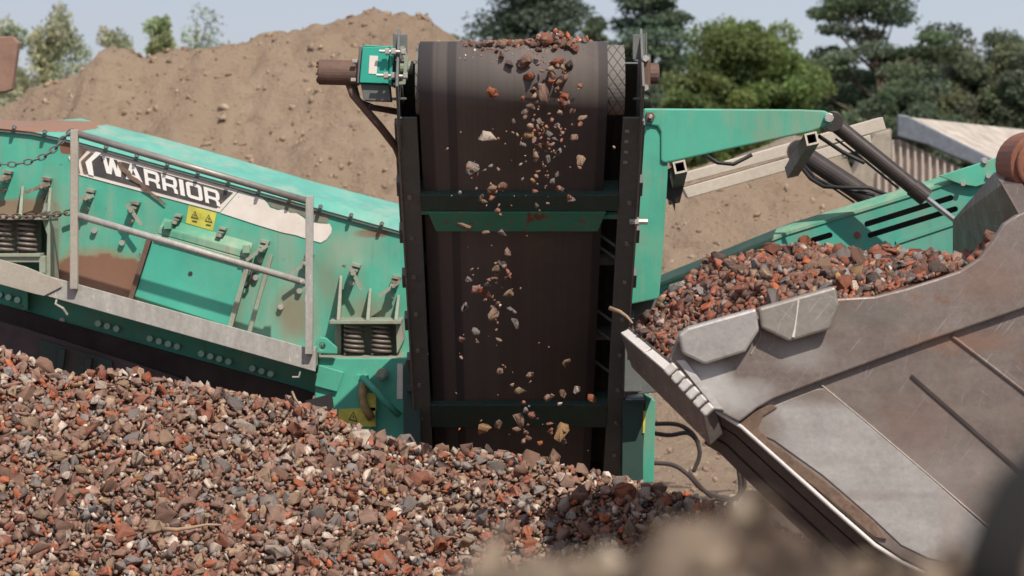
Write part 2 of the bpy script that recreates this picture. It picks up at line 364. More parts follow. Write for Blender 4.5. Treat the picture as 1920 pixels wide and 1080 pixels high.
tag(obj('pale_mound', grid_mesh('pale_mound', np.arange(1, 7.5, 0.08), np.arange(24, 37, 0.09), H3), M['sand_grey'], smooth=True), None, None, kind='structure')

# blurred soil right in front of the lens
cr4 = ridge([300, 780, 850, 930, 985, 1045, 1095, 1150, 1210, 1265, 1330, 1400, 1460, 1540, 1600, 1660, 1730, 1800, 1860, 1920, 2300], [1400, 1230, 1150, 1110, 1080, 1052, 1010, 985, 972, 990, 1004, 984, 1004, 1040, 1052, 1036, 1024, 1036, 1022, 1012, 1000], 1.85)
def H4(X, Y):
    z = cr4(X) - 0.62 * np.abs(Y - 1.85) + 0.05 * np.clip(1 - np.abs(Y - 1.85) / 0.1, 0, 1) * 0 + 0.024 * fbm(X, Y, 31, 0.075, 4, 0.6) + 0.05 * fbm(X, Y, 32, 1.0, 3) * np.clip(np.abs(Y - 1.85) - 0.15, 0, 1)
    return np.maximum(z, -0.1)
xs4 = np.concatenate([np.arange(-4, -0.3, 0.12), np.arange(-0.3, 0.6, 0.007), np.arange(0.6, 4.2, 0.12)])
ys4 = np.concatenate([np.arange(-3, 0.8, 0.12), np.arange(0.8, 2.4, 0.01), np.arange(2.4, 6.2, 0.12)])
tag(obj('soil_mound', grid_mesh('soil_mound', xs4, ys4, H4), M['soil'], smooth=True), None, None, kind='structure')

# ------------------------------------------------------------------ trees
def leaf_cloud(cents, radii, cols, per, size, flatz=1.0, seed=0):
    rs = np.random.default_rng(seed); Vs, Cs = [], []
    for c, r, k, n in zip(cents, radii, cols, per):
        d = rs.normal(size=(n, 3)); d /= np.linalg.norm(d, axis=1)[:, None]
        rad = rs.uniform(0.25, 1, (n, 1)) ** 0.5 * (1 + 0.10 * rs.normal(size=(n, 1)))
        p = np.asarray(c) + d * rad * np.asarray(r)
        a = rs.normal(size=(n, 3)); a /= np.linalg.norm(a, axis=1)[:, None]
        b = np.cross(a, rs.normal(size=(n, 3))); b /= np.linalg.norm(b, axis=1)[:, None]
        s = size * rs.uniform(0.6, 1.5, (n, 1))
        Vs.append(np.stack([p - a * s, p + b * s * 0.55, p + a * s, p - b * s * 0.55], 1).reshape(-1, 3))
        Cs.append(np.repeat(np.asarray(k) * 1.75 * rs.uniform(0.75, 1.3, (n, 1)), 4, 0))
    V = np.concatenate(Vs); C = np.concatenate(Cs); Fc = np.arange(len(V)).reshape(-1, 4)
    return np_mesh('crown', V, Fc, 4, C)
def tree(name, px, top, wpx, Y, kind, label, col, cat='tree', group='trees standing behind the earth mound', seed=0, bottom=None):
    rs = np.random.default_rng(seed + 100); rr = random.Random(seed)
    x0, zt, w = wx(px, Y), wz(top, Y), wpx / F * Y / 2 * (1.18 if kind == 'broad' else 1.45 if kind == 'spruce' else 1.25)
    h = zt; base = Vector((x0, Y, 0))
    e = empty(name, base, label, cat, group)
    tr = B(); cents, radii, cols, per = [], [], [], []
    lean = rr.uniform(-0.03, 0.03) * h
    path = [base + Vector((lean * t + 0.15 * math.sin(5 * t + seed), 0.1 * math.cos(4 * t), h * 0.93 * t)) for t in np.linspace(0, 1, 9)]
    tr.tube(path, 0.2, 8, rr=[max(0.03, 0.026 * h * (1 - 0.93 * t)) for t in np.linspace(0, 1, 9)])
    def clump(p, r, n, var=0.3):
        cents.append(p); radii.append(r); per.append(n); cols.append(np.array(col) * rr.uniform(1 - var, 1 + var) * np.array([rr.uniform(0.9, 1.1), 1, rr.uniform(0.85, 1.15)]))
    def limb(p0, p1, r): tr.tube([p0, (Vector(p0) + Vector(p1)) / 2 + Vector((0, 0, 0.12 * rr.uniform(-1, 1))), p1], r, 6, rr=[r, r * 0.7, r * 0.3])
    if kind == 'broad':
        zc, hz = h * 0.56, h * 0.44
        for i in range(150):
            d = rs.normal(size=3); d /= np.linalg.norm(d); q = rs.uniform(0.45, 1.0)
            k = 1.0 if d[2] < 0.3 else 0.95
            p = np.array([x0 + lean, Y, zc]) + d * q * np.array([w * 0.9 * k, w * 0.8, hz * 0.92])
            r = w * rs.uniform(0.13, 0.24); clump(p, (r * 1.2, r, r * 0.85), 420)
            if i % 8 == 0: limb(path[3 + i % 4], p, 0.08)
    elif kind == 'spruce':
        for i in range(150):
            t = rs.uniform(0.12, 1.0); a = rs.uniform(0, 2 * math.pi); rad = w * (1.02 - t) ** 0.75 * rs.uniform(0.35, 1.08)
            p = np.array([x0 + lean * t + math.cos(a) * rad, Y + math.sin(a) * rad * 0.8, h * t - rad * 0.18])
            r = w * rs.uniform(0.10, 0.2); clump(p, (r * 1.6, r * 1.2, r * 0.55), 340)
            if i % 6 == 0: limb(path[min(7, int(t * 8))], p, 0.05)
    elif kind == 'pine':
        for i in range(64):
            t = rs.uniform(0.30, 1.0); a = rs.uniform(0, 2 * math.pi); prof = math.sin(math.pi * (0.22 + 0.66 * t)) ** 0.7
            rad = w * prof * rs.uniform(0.25, 1.05)
            p = np.array([x0 + lean * t + math.cos(a) * rad, Y + math.sin(a) * rad * 0.8, h * t + 0.12 * rad])
            r = w * rs.uniform(0.15, 0.26); clump(p, (r * 1.35, r * 1.1, r * 0.5), 480, 0.35)
            if i % 2 == 0: limb(path[min(7, int(t * 7.4))], p - np.array([0, 0, r * 0.3]), 0.07)
    else:                                           # thin, see-through birch or sapling
        for i in range(56):
            t = rs.uniform(0.15, 1.0); a = rs.uniform(0, 2 * math.pi); rad = w * (1.05 - 0.75 * t) * rs.uniform(0.15, 1.0)
            p = np.array([x0 + lean * t + math.cos(a) * rad, Y + math.sin(a) * rad, h * t])
            r = w * rs.uniform(0.13, 0.26); clump(p, (r * 1.1, r * 1.1, r * 1.4), 170 if kind == 'birch' else 50)
            if i % 2 == 0: limb(path[min(7, int(t * 7.4))], p, 0.03)
    me = leaf_cloud(cents, radii, cols, per, (0.085 if kind != 'sapling' else 0.075) * Y / 95, seed=seed)
    obj('trunk', tr, M['bark'], e, smooth=True); obj('crown', me, M['leaf'], e)
    return e
GB, GP, GS, GG = (0.098, 0.130, 0.046), (0.085, 0.115, 0.072), (0.068, 0.092, 0.062), (0.12, 0.14, 0.09)
tree('shrub_tree', 842, 36, 90, 75, 'broad', 'small dark green bushy tree peeping over the right end of the mound', (0.08, 0.115, 0.05), seed=1)
tree('spruce_tree', 996, -70, 330, 92, 'spruce', 'wide dark conifer behind the stones on top of the belt', GS, seed=2)
tree('spruce_tree', 1122, 34, 80, 88, 'spruce', 'small narrow conifer between the two big conifers', GP, seed=3)
tree('pine_tree', 1222, -80, 215, 90, 'spruce', 'tall loose conifer with sky gaps above the green column', (0.085, 0.115, 0.078), seed=4)
tree('oak_tree', 1398, 12, 275, 84, 'broad', 'round bright green broadleaf tree above the green arm', GB, seed=5)
tree('oak_tree', 1300, 120, 150, 82, 'broad', 'low bright bush just above the left end of the green arm', (0.100, 0.122, 0.045), cat='bush', seed=6)
tree('pine_tree', 1655, -2, 255, 88, 'pine', 'umbrella-topped pine with tiered branches and sky gaps behind the shed', GP, seed=7)
tree('oak_tree', 1560, 105, 150, 96, 'broad', 'dark tree in the dip between the round oak and the tiered pine', (0.075, 0.10, 0.06), seed=8)
tree('oak_tree', 1848, 34, 235, 92, 'broad', 'grey-green loose tree above the shed roof at the right edge', (0.115, 0.13, 0.085), seed=9)
tree('oak_tree', 1700, 150, 190, 80, 'broad', 'low dark bush behind the blue-grey shed verge', (0.065, 0.085, 0.055), cat='bush', seed=10)
tree('oak_tree', 1460, 150, 150, 98, 'broad', 'dark low bush behind the right end of the green arm', (0.07, 0.095, 0.055), cat='bush', seed=11)
tree('oak_tree', 1160, 110, 160, 99, 'broad', 'dark low bush behind the right bearing of the belt drum', (0.072, 0.095, 0.062), cat='bush', seed=12)
tree('spruce_tree', 1960, 60, 160, 90, 'broad', 'dark tree cut off by the right edge of the photo', (0.085, 0.11, 0.07), seed=13)
tree('oak_tree', 1770, 120, 150, 98, 'broad', 'dark filler tree between the tiered pine and the grey-green tree', (0.068, 0.09, 0.058), seed=19)
for i_, (x_, t_, w_) in enumerate(((1190, 95, 190), (1290, 90, 200), (1500, 128, 170), (1600, 95, 190), (1730, 70, 200), (1800, 80, 190), (1910, 70, 220), (930, 55, 150), (1060, 50, 150))):
    tree('oak_tree', x_, t_, w_, 108, 'broad', ('dark distant tree in the back row ' + ('directly behind the right drum bearing', 'behind the low bright bush', 'right of the round oak', 'left of the tiered pine trunk', 'right of the tiered pine trunk', 'between the tiered pine and the grey-green tree', 'at the right edge of the photo', 'left of the stones on the drum', 'behind the stones on the drum')[i_]), (0.055, 0.075, 0.045), group='back row of distant trees', seed=40 + i_)
GBI = (0.25, 0.265, 0.175)
gb = 'slim young trees on the left skyline'
tree('birch_tree', 118, 32, 190, 60, 'birch', 'tallest slim pale birch left of the little earth peak', GBI, group=gb, seed=14)
tree('birch_tree', 66, 58, 180, 58, 'birch', 'pale birch standing between the rusty plate and the tallest birch', GBI, group=gb, seed=15)
tree('birch_tree', 20, 48, 130, 62, 'birch', 'slender birch rising behind the rusty plate', GBI, group=gb, seed=16)
tree('birch_tree', 214, 66, 130, 60, 'birch', 'short bush-like birch behind the little earth peak', GBI, group=gb, seed=17)
tree('birch_tree', 312, 42, 120, 56, 'birch', 'leafier of the two saplings on the mound crest', (0.21, 0.24, 0.12), group=gb, seed=18)
tree('birch_tree', 362, 22, 150, 58, 'sapling', 'thin see-through sapling right of the leafier one on the crest', (0.2, 0.24, 0.19), group=gb, seed=20)

# ------------------------------------------------------------------ shed and rusty plate behind
Ys = 34
shed = empty('shed', W(1700, 700, Ys) * Vector((1, 1, 0)) if False else Vector((wx(1700, Ys), Ys, 0)), 'low shed with ribbed grey cladding under a pale sloping roof', 'shed')
b = B()
n_r = 19; x0, x1 = wx(1618, Ys), wx(1880, Ys + 0.0)
pts = []
for i in range(n_r * 4 + 1):
    t = i / (n_r * 4); ph = i % 4
    pts.append((x0 + (x1 - x0) * t, Ys + (0.0, 0.0, 0.09, 0.09)[ph]))
for i in range(len(pts) - 1):
    (xa, ya), (xb, yb) = pts[i], pts[i + 1]
    zt = lambda x: wz(np.interp(960 + x * F / Ys, [1618, 1690, 1880], [262, 262, 352]), Ys)
    b.hull([(xa, ya, 0), (xb, yb, 0), (xb, yb, zt(xb)), (xa, ya, zt(xa)), (xa, ya + 0.03, 0), (xb, yb + 0.03, 0), (xb, yb + 0.03, zt(xb)), (xa, ya + 0.03, zt(xa))])
obj('cladding', b, metal('ribbed_cladding', (0.42, 0.36, 0.315), (0.54, 0.47, 0.41), 0.7, 0.0, 5), shed)
v0, v1 = W(1690, 218, Ys - 0.1), W(1890, 318, Ys - 0.1)
r0, r1 = W(1690, 218, Ys + 0.05), W(2150, 268, Ys + 14)
b = B(); b.hull([v0 + Vector((0, 0.02, 0)), W(1890, 318, Ys - 0.08), W(2260, 440, Ys + 8), r1, v0 + Vector((0, 0.02, -0.15)), W(1890, 318, Ys - 0.08) + Vector((0, 0, -0.15)), W(2260, 440, Ys + 8) + Vector((0, 0, -0.15)), r1 + Vector((0, 0, -0.15))])
obj('roof', b, flat('pale_roof_sheet', (0.44, 0.39, 0.34), 0.9, var=0.35, scale=4), shed)
b = B(); b.prism([(1683, 214), (1700, 216), (1860, 296), (1893, 316), (1893, 336), (1850, 318), (1775, 288), (1740, 272), (1683, 256)], Ys - 0.10, 0.09)
obj('verge', b, flat('blue_grey_flashing', (0.125, 0.14, 0.17), 0.55, 0.2), shed, 0.02)
b = B(); b.prism([(1598, 330), (1640, 250), (1672, 240), (1672, 300), (1640, 330), (1632, 420), (1590, 420)], Ys - 1.6, 0.5)
obj('buttress', b, flat('grey_concrete', (0.30, 0.26, 0.21), 0.9), shed, 0.03)

plate = empty('steel_plate', Vector((wx(-20, 22), 22, 0)), 'rusty brown steel plate standing at the left edge of the photo', 'plate')
b = B(); b.prism([(-90, 70), (24, 68), (34, 80), (22, 168), (10, 172), (-90, 175)], 22, 0.12)
obj('panel', b, metal('faded_rusty_plate', (0.24, 0.135, 0.10), (0.33, 0.20, 0.15), 0.8, 0.1, 5), plate, 0.01)
b = B(); b.bar(W(-60, 150, 22.3), Vector((wx(-60, 22.3), 22.3, 0)), 0.15, 0.15); b.bar(W(-20, 170, 22.3), Vector((wx(-20, 22.3), 22.3, 0)), 0.15, 0.15)
obj('support', b, M['brown_steel'], plate)

# ------------------------------------------------------------------ screening machine
mac = empty('screening_machine', Vector((wx(500, SB), SB, 0)), 'big worn green screening machine with walkway, springs and central discharge conveyor', 'machine')

# screen box ---------------------------------------------------------------
SEAM = [(-120, 238), (0, 245), (60, 251), (140, 268), (770, 443)]
def seam(px): return float(np.interp(px, [p[0] for p in SEAM], [p[1] for p in SEAM]))
b = B(); b.prism(SEAM + [(775, 700), (590, 700), (590, 690), (-120, 545)], SB, 1.5)
box = obj('screen_box', b, M['green_box'], mac, 0.008)
low = [W(x, seam(x) - 4, SB - 0.03) for x in (-120, 0, 60, 150, 300, 450, 600, 770)]
mid = [W(x, y, SB + 0.05) for x, y in ((-120, 228), (0, 236), (60, 240), (152, 250), (300, 288), (450, 331), (600, 372), (770, 420))]
top = [W(x, y, SB + 0.42) for x, y in ((-120, 216), (0, 224), (60, 228), (152, 222), (300, 258), (450, 300), (600, 344), (770, 388))]
b = B(); b.ribbon(low, mid, (0, 0.02, -0.02)); b.ribbon(mid, top, (0, 0.02, -0.02))
obj('top_cover', b, M['green_cover'], box)
b = B()
for i in range(16):                                  # seam strip with its row of small bolts
    x = -60 + i * 70.0 * 0.82 + 30
    if x > 762: break
    p = W(x, seam(x) - 9, SB - 0.035); b.cyl(p, p + Vector((0, -0.025, 0)), 0.014, 8); b.cyl(p + Vector((0, -0.025, 0)), p + Vector((0, -0.032, -0.012)), 0.011, 6)
for i in range(len(SEAM) - 1):
    b.bar(W(SEAM[i][0], SEAM[i][1] + 0, SB - 0.012), W(SEAM[i + 1][0], SEAM[i + 1][1], SB - 0.012), 0.02, 0.012)
obj('seam_strip', b, M['frame_dark'], box)
# access door with folded top lip
b = B(); dY = SB - 0.07
b.prism([(287, 448), (462, 497), (428, 612), (252, 556)], dY, 0.06)
obj('access_door', b, paint('green_door_paint', (0.062, 0.375, 0.275), dust_amt=0.12, rust_amt=0.78), box, 0.006)
b = B()
b.ribbon([W(300, 425, SB - 0.11), W(468, 472, SB - 0.11)], [W(308, 408, SB - 0.005), W(474, 455, SB - 0.005)], (0, 0, -0.012))
b.prism([(298, 426), (468, 473), (465, 485), (294, 437)], SB - 0.112, 0.03)
b.tube([W(292, 440, SB - 0.10), W(464, 489, SB - 0.10)], 0.012, 8)
for x, y in ((315, 425), (462, 470)): b.box(W(x, y - 3, SB - 0.13), (0.045, 0.05, 0.05))
obj('door_lip', b, M['green_dusty'], box, 0.003)
b = B(); b.cyl(W(357, 513, dY - 0.004), W(357, 513, dY + 0.003), 0.014, 16); obj('keyhole', b, M['black'], box)
b = B(); b.bar(W(283, 440, SB - 0.05), W(246, 560, SB - 0.05), 0.07, 0.03); obj('door_hinge', b, M['brown_steel'], box)
b = B(); b.bar(W(470, 480, SB - 0.05), W(432, 612, SB - 0.05), 0.08, 0.03); b.bar(W(509, 478, SB - 0.06), W(468, 622, SB - 0.06), 0.04, 0.025)
obj('door_post', b, M['dusty'], box)
b = B(); b.tube([W(478, 505, SB - 0.03), W(471, 512, SB - 0.06), W(470, 525, SB - 0.06), W(464, 537, SB - 0.05), W(450, 541, SB - 0.02)], 0.010, 8); obj('handle', b, M['black'], box, smooth=True)
# wedge latches
for (x, y, ang, big) in ((15, 322, 200, 1), (88, 335, 200, 1), (170, 357, 200, 1), (254, 380, -55, 1), (335, 404, 10, .8), (418, 428, 10, .8), (497, 453, 215, 1), (580, 478, 215, 1), (668, 497, -62, 1), (744, 520, 215, 1)):
    b = B(); s = 0.037 * big; c = W(x, y, SB - 0.05)
    rot = Matrix.Rotation(math.radians(14), 3, 'Y')
    b.box(c + Vector((0, 0, 0.0)), (s * 1.5, 0.10, s * 0.45), rot); b.box(c + Vector((-.012, 0, -s * 0.75)), (s * 1.3, 0.08, s * 0.4), rot)
    b.box(c + Vector((-.02, -0.012, -s * 1.4)), (s * 1.1, 0.11, s * 0.7), rot)
    if big == 1:
        a = math.radians(ang); d = Vector((math.cos(a), 0, math.sin(a))); q = c + Vector((-.015, -0.075, -s * 1.3))
        b.bar(q - d * 0.05, q + d * 0.115, 0.014, 0.022); b.cyl(q + Vector((0, 0.02, 0)), q + Vector((0, -0.025, 0)), 0.014, 8)
        q2 = c + Vector((-.03, -0.0, -s * 3.1)); b.cyl(q2 + Vector((0, 0.05, 0)), q2 + Vector((0, -0.02, 0)), 0.017, 8)
    obj('latch', b, M['latch'], box)
for x, y in ((178, 432), (230, 455), (118, 600), (562, 545), (527, 575), (480, 520), (325, 432)):
    p = W(x, y, SB); b = B(); b.cyl(p + Vector((0, .01, 0)), p + Vector((0, -0.035, 0)), 0.018, 10); obj('bolt', b, M['bolt'], box)
# name banner --------------------------------------------------------------
b = B(); b.prism([(128, 295), (150, 273), (448, 357), (412, 398), (145, 327)], SB - 0.006, 0.004); ban = obj('name_banner', b, M['white'], box)
b = B(); b.prism([(171, 287), (437, 361), (406, 390), (163, 325)][:4], SB - 0.010, 0.003); obj('banner_field', b, M['banner'], box)
b = B(); b.prism([(150, 277), (164, 281), (146, 301), (150, 325), (138, 322), (133, 297)], SB - 0.010, 0.003)
b.prism([(170, 285), (176, 287), (160, 303), (164, 326), (157, 324), (152, 302)], SB - 0.0125, 0.002); obj('chevron', b, M['brown_tape'], box)
b = B(); b.prism([(180, 284), (190, 287), (172, 303), (176, 330), (166, 327), (160, 304)], SB - 0.0145, 0.002); obj('chevron', b, M['white_letter'], box)
torn = [(449, 358), (470, 366), (492, 371), (500, 380), (506, 389), (520, 394), (534, 393), (544, 399), (556, 400), (566, 406), (576, 415), (588, 417), (600, 419), (618, 420), (622, 428), (621, 437), (612, 449), (601, 455), (590, 452), (573, 447), (555, 441), (530, 436), (480, 421), (413, 399)]
b = B(); b.prism(torn, SB - 0.006, 0.004); obj('torn_banner', b, M['white'], box)
b = B(); b.prism([(500, 372), (560, 386), (617, 404), (614, 419), (590, 416), (566, 404), (545, 398), (522, 392), (508, 388)], SB - 0.004, 0.002); obj('glue_residue', b, flat('grey_glue_residue', (0.19, 0.20, 0.155), .9, var=.25, scale=18), box)
# letters (unit cells, y up)
def chamf(x0, y0, x1, y1, c=0.0): return [(x0, y0), (x1, y0), (x1, y1), (x0, y1)]
GL = {
 'W': [[(0, 1), (.2, 1), (.28, .42), (.41, 1), (.59, 1), (.72, .42), (.80, 1), (1, 1), (.87, 0), (.61, 0), (.5, .5), (.39, 0), (.13, 0)]],
 'A': [[(0, 0), (.36, 1), (.64, 1), (1, 0), (.76, 0), (.69, .22), (.31, .22), (.24, 0)], ],
 'R': [[(0, 0), (.24, 0), (.24, 1), (0, 1)], [(.24, .80), (.74, .80), (.74, 1), (.24, 1)], [(.74, .80), (.76, .78), (.76, .52), (.72, .5), (.74, .32), (.86, .34), (.97, .46), (1, .6), (1, .82), (.93, .95), (.82, 1), (.74, 1)], [(.24, .32), (.74, .32), (.72, .5), (.24, .5)], [(.60, .32), (.86, .34), (.97, .25), (.99, 0), (.75, 0), (.74, .2), (.70, .28)]],
 'I': [[(0, 0), (1, 0), (1, 1), (0, 1)]],
 'O': [[(0, .15), (.07, .04), (.2, 0), (.24, .2), (.24, .8), (.2, 1), (.07, .96), (0, .85)], [(.2, 0), (.8, 0), (.76, .2), (.24, .2)], [(.24, .8), (.76, .8), (.8, 1), (.2, 1)], [(.8, 0), (.93, .04), (1, .15), (1, .85), (.93, .96), (.8, 1), (.76, .8), (.76, .2)]],
}
b = B()
def bl(u, v):                                        # along the banner: u 0..1 left-right, v 0..1 up
    x = 193 + u * (412 - 193) - v * 0; ybot = 323 + u * (388 - 323) ; ytop = 292 + u * (358 - 292)
    return (x - 4 * (v - 0.5), ybot + (ytop - ybot) * v)
cur = 0.0; adv = {'W': .185, 'A': .165, 'R': .145, 'I': .042, 'O': .150}
total = sum(adv[c] + .022 for c in 'WARRIOR') - .022
for ch in 'WARRIOR':
    w_ = adv[ch]
    for poly in GL[ch]: b.prism([bl((cur + w_ * x) / total, y) for x, y in poly], SB - 0.013, 0.002)
    if ch == 'A': a_cell = (cur, w_)
    cur += w_ + .022
obj('lettering', b, M['white_letter'], box)
b = B(); b.prism([bl((a_cell[0] + a_cell[1] * x) / total, y) for x, y in ((.39, .40), (.61, .40), (.5, .72))], SB - 0.0155, 0.002)
obj('letter_counter', b, M['banner'], box)
b = B(); b.prism([(219, 303), (226, 303), (234, 315), (244, 321), (247, 329), (258, 335), (271, 346), (279, 352), (284, 360), (298, 370), (312, 383), (309, 385), (294, 374), (281, 364), (268, 356), (262, 346), (252, 341), (243, 336), (236, 327), (228, 321), (223, 312)], SB - 0.0185, 0.002)
obj('rust_scrape', b, M['brown_tape'], box)
def sticker(pts, Y, tris, name='warning_sticker', par=None):
    b = B(); b.prism(pts, Y, 0.004); obj(name, b, M['yellow'], par or box)
    b = B()
    for cx, cy, s in tris:
        o_ = [(cx - s, cy + s * .8), (cx + s, cy + s * .8 + s * .5), (cx + s * .1, cy - s)]; i_ = [(cx + (x - cx) * .74, cy + .1 * s + (y - cy - .1 * s) * .74) for x, y in o_]
        b.prism(o_, Y - 0.003, 0.002, [i_]); b.bar(W(cx, cy - s * .1, Y - .002), W(cx + s * .2, cy + s * .5, Y - .002), 0.002, 0.006)
        b.bar(W(cx - s * .7, cy + s * 1.7, Y - .002), W(cx + s * .6, cy + s * 2.0, Y - .002), 0.002, 0.008)
    obj('warning_symbol', b, M['sticker_black'], par or box)
sticker([(354, 385), (406, 399), (399, 433), (348, 418)], SB - 0.006, [(365, 402, 7), (391, 409, 7)])
# springs and their brackets
def coil(b, x, y0, y1, Y, r, wire, turns):
    p0, p1 = W(x, y0, Y), W(x, y1, Y); n = int(turns * 14)
    b.tube([p0 + (p1 - p0) * (i / n) + Vector((math.cos(i / 14 * 2 * math.pi) * r, math.sin(i / 14 * 2 * math.pi) * r, 0)) for i in range(n + 1)], wire, 8)
for x in (664, 715, 8, 51):
    b = B(); y0, y1 = (605, 664) if x > 500 else (412, 474); coil(b, x, y0, y1, SB - 0.25, 0.056, 0.0088, 6.6); obj('spring', b, M['spring'], box, smooth=True)
def fins(xs, ytop, ybot, Y0):
    b = B()
    for x, yt in zip(xs, ytop):
        b.hull([W(x, yt, SB - 0.01), W(x + 5, yt, SB - 0.01), W(x - 6, ybot, Y0), W(x + 1, ybot, Y0), W(x - 6, ybot, SB), W(x + 3, ybot, SB)])
    return b
b = fins((637, 692, 745), (516, 540, 552), 600, SB - 0.34); b.box(W(688, 601, SB - 0.18), (0.44, 0.36, 0.022)); obj('spring_bracket', b, M['dusty'], box, 0.003)
b = fins((-30, 40, 92), (330, 348, 352), 408, SB - 0.34); b.box(W(30, 408, SB - 0.18), (0.46, 0.36, 0.022)); obj('spring_bracket', b, M['dusty'], box, 0.003)
b = B(); b.prism([(628, 604), (640, 604), (640, 664), (628, 664)], SB - 0.16, 0.16); b.prism([(742, 604), (752, 604), (756, 640), (744, 664)], SB - 0.30, 0.3); b.prism([(628, 604), (752, 604), (752, 664), (628, 664)], SB - 0.09, 0.02)
b.box(W(670, 669, SB - 0.2), (0.56, 0.42, 0.022)); obj('spring_seat', b, M['dusty'], box, 0.003)
b = B(); b.prism([(-20, 410), (78, 410), (78, 474), (-20, 474)], SB - 0.09, 0.02); b.box(W(25, 477, SB - 0.2), (0.40, 0.36, 0.02)); b.prism([(-40, 480), (84, 480), (86, 540), (74, 540), (73, 492), (-40, 492)], SB - 0.36, 0.25)
b.prism([(76, 404), (84, 380), (94, 430), (95, 540), (86, 540), (88, 440)], SB - 0.3, 0.28); obj('spring_seat', b, M['dusty'], box, 0.004)
# chassis under the box ----------------------------------------------------
b = B(); CY = SB - 0.44
b.prism([(598, 672), (775, 672), (775, 850), (650, 850), (625, 765), (590, 745)], CY, 0.5)
b.prism([(592, 662), (592, 640), (600, 632), (612, 634), (632, 652), (632, 664)], CY - 0.06, 0.04, [[(604 + 6 * math.cos(a), 649 + 7 * math.sin(a)) for a in np.linspace(0, 2 * math.pi, 13)[:-1]]])
b.prism([(625, 762), (668, 702), (690, 702), (700, 770), (690, 850), (625, 850)], CY - 0.05, 0.045)
b.prism([(598, 684), (645, 698), (632, 735), (590, 724)], CY - 0.03, 0.028)
ch = obj('chassis', b, M['green_arm'], mac, 0.005)
b = B(); b.prism([(745, 682), (755, 682), (755, 748), (744, 748)], CY - 0.006, 0.004); obj('data_label', b, M['white'], ch)
b = B(); b.tube([W(680, 708, CY - 0.06), W(686, 714, CY - 0.13), W(704, 732, CY - 0.15), W(724, 756, CY - 0.15), W(748, 778, CY - 0.08)], 0.020, 12); obj('grab_tube', b, M['green_arm'], ch, smooth=True)
b = B(); b.tube([W(688, 712, CY - 0.07), W(681, 726, CY - 0.08), W(679, 745, CY - 0.08), W(685, 765, CY - 0.08), W(697, 785, CY - 0.07)], 0.026, 10); obj('cable_sleeve', b, flat('dusty_yellow_sleeve', (0.30, 0.22, 0.10), .8, var=.4, scale=20), ch, smooth=True)
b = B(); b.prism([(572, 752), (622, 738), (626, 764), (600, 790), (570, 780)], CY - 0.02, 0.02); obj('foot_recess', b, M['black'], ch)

sticker([(635, 767), (704, 764), (704, 800), (635, 800)], CY - 0.058, [(662, 780, 9)], par=ch); b = B(); b.prism([(686, 737), (705, 737), (705, 770), (688, 772)], CY - 0.058, 0.004); obj('warning_sticker', b, M['yellow'], ch)
b = B(); p = W(717, 700, CY); b.cyl(p, p + Vector((0, -0.06, 0)), 0.034, 12); b.cyl(p + Vector((0, -.06, 0)), p + Vector((0, -0.08, 0)), 0.022, 6); obj('grease_cap', b, M['dusty'], ch)
b = B(); b.prism([(-80, 512), (592, 690), (590, 742), (560, 738), (-80, 575)], SB - 0.02, 0.10)
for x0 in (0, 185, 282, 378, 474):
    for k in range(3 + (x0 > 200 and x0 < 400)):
        x = x0 + 17 * k; p = W(x, 552 + (x) * 0.292, SB - 0.02); bb = B(); bb.cyl(p + Vector((0, 0.01, 0)), p + Vector((0, -0.03, 0)), 0.020, 10); obj('bolt', bb, M['bolt_sunlit'], ch)
b.bar(W(49, 520, SB - .06), W(49, 580, SB - .06), 0.08, 0.035); obj('lower_beam', b, M['green_box'], ch)
b = B(); b.prism([(-80, 548), (0, 571), (300, 656), (560, 728), (588, 738), (570, 800), (300, 800), (-80, 640)], SB - 0.07, 0.04); obj('rubber_skirt', b, M['skirt'], ch)
b = B(); b.prism([(-80, 580), (60, 620), (330, 706), (420, 750), (420, 860), (-80, 860)], SB - 0.16, 0.09); obj('lower_guard', b, flat('purple_brown_rubber', (0.085, 0.062, 0.064), .85, var=.3, scale=4), ch); b = B(); b.prism([(75, 636), (210, 676), (210, 720), (60, 720)], SB - 0.18, 0.02); b.prism([(110, 655), (122, 655), (118, 690), (106, 690)], SB - 0.22, 0.04); b.prism([(160, 672), (172, 672), (168, 700), (156, 700)], SB - 0.22, 0.04); obj('guard_bracket', b, M['green_dark'], ch)
# walkway -------------------------------------------------------------------
RY = 14.57
b = B(); b.prism([(-80, 470), (590, 656), (592, 697), (-80, 508)], RY, 0.008)
b.hull([W(-80, 506, RY + .01), W(590, 694, RY + .01), W(590, 690, RY + .01), W(-80, 502, RY + .01)] + [W(-80, 506, RY + .01) + Vector((0, .6, 0)), W(590, 694, RY + .01) + Vector((0, .6, 0)), W(590, 690, RY + .01) + Vector((0, .6, 0)), W(-80, 502, RY + .01) + Vector((0, .6, 0))])
b.bar(W(590, 670, RY + .01), W(590, 670, RY + .01) + Vector((0, 0.5, 0)), 0.12, 0.012, Vector((0, 0, 1)))
walk = obj('walkway', b, M['galv'], mac, 0.003)
b = B(); b.prism([(-80, 464), (48, 500), (112, 526), (116, 538), (82, 555), (64, 551), (-80, 511)], RY - 0.014, 0.012); obj('splice_plate', b, M['galv_dusty'], walk, 0.003)
b = B(); b.tube([W(108, 556, RY + .02), W(104, 570, RY), W(118, 578, RY), W(126, 590, RY + .02)], 0.008, 6); obj('hook', b, M['galv'], walk)
b = B(); b.tube([W(563, 697, RY), W(560, 707, RY), W(548, 707, RY)], 0.006, 6); obj('hook', b, M['galv'], walk)
for x, y0, y1 in ((140, 243, 542), (580.5, 367, 664)):
    b = B(); b.bar(W(x, y0, RY - 0.03), W(x - 1, y1, RY - 0.03), 0.045, 0.046); obj('post', b, M['galv_dusty'] if x < 200 else M['galv'], walk, 0.004)
b = B(); b.tube([W(146, 251, RY - .03), W(576, 377, RY - .03)], 0.022, 12); obj('hand_rail', b, M['galv_rail'], walk, smooth=True)
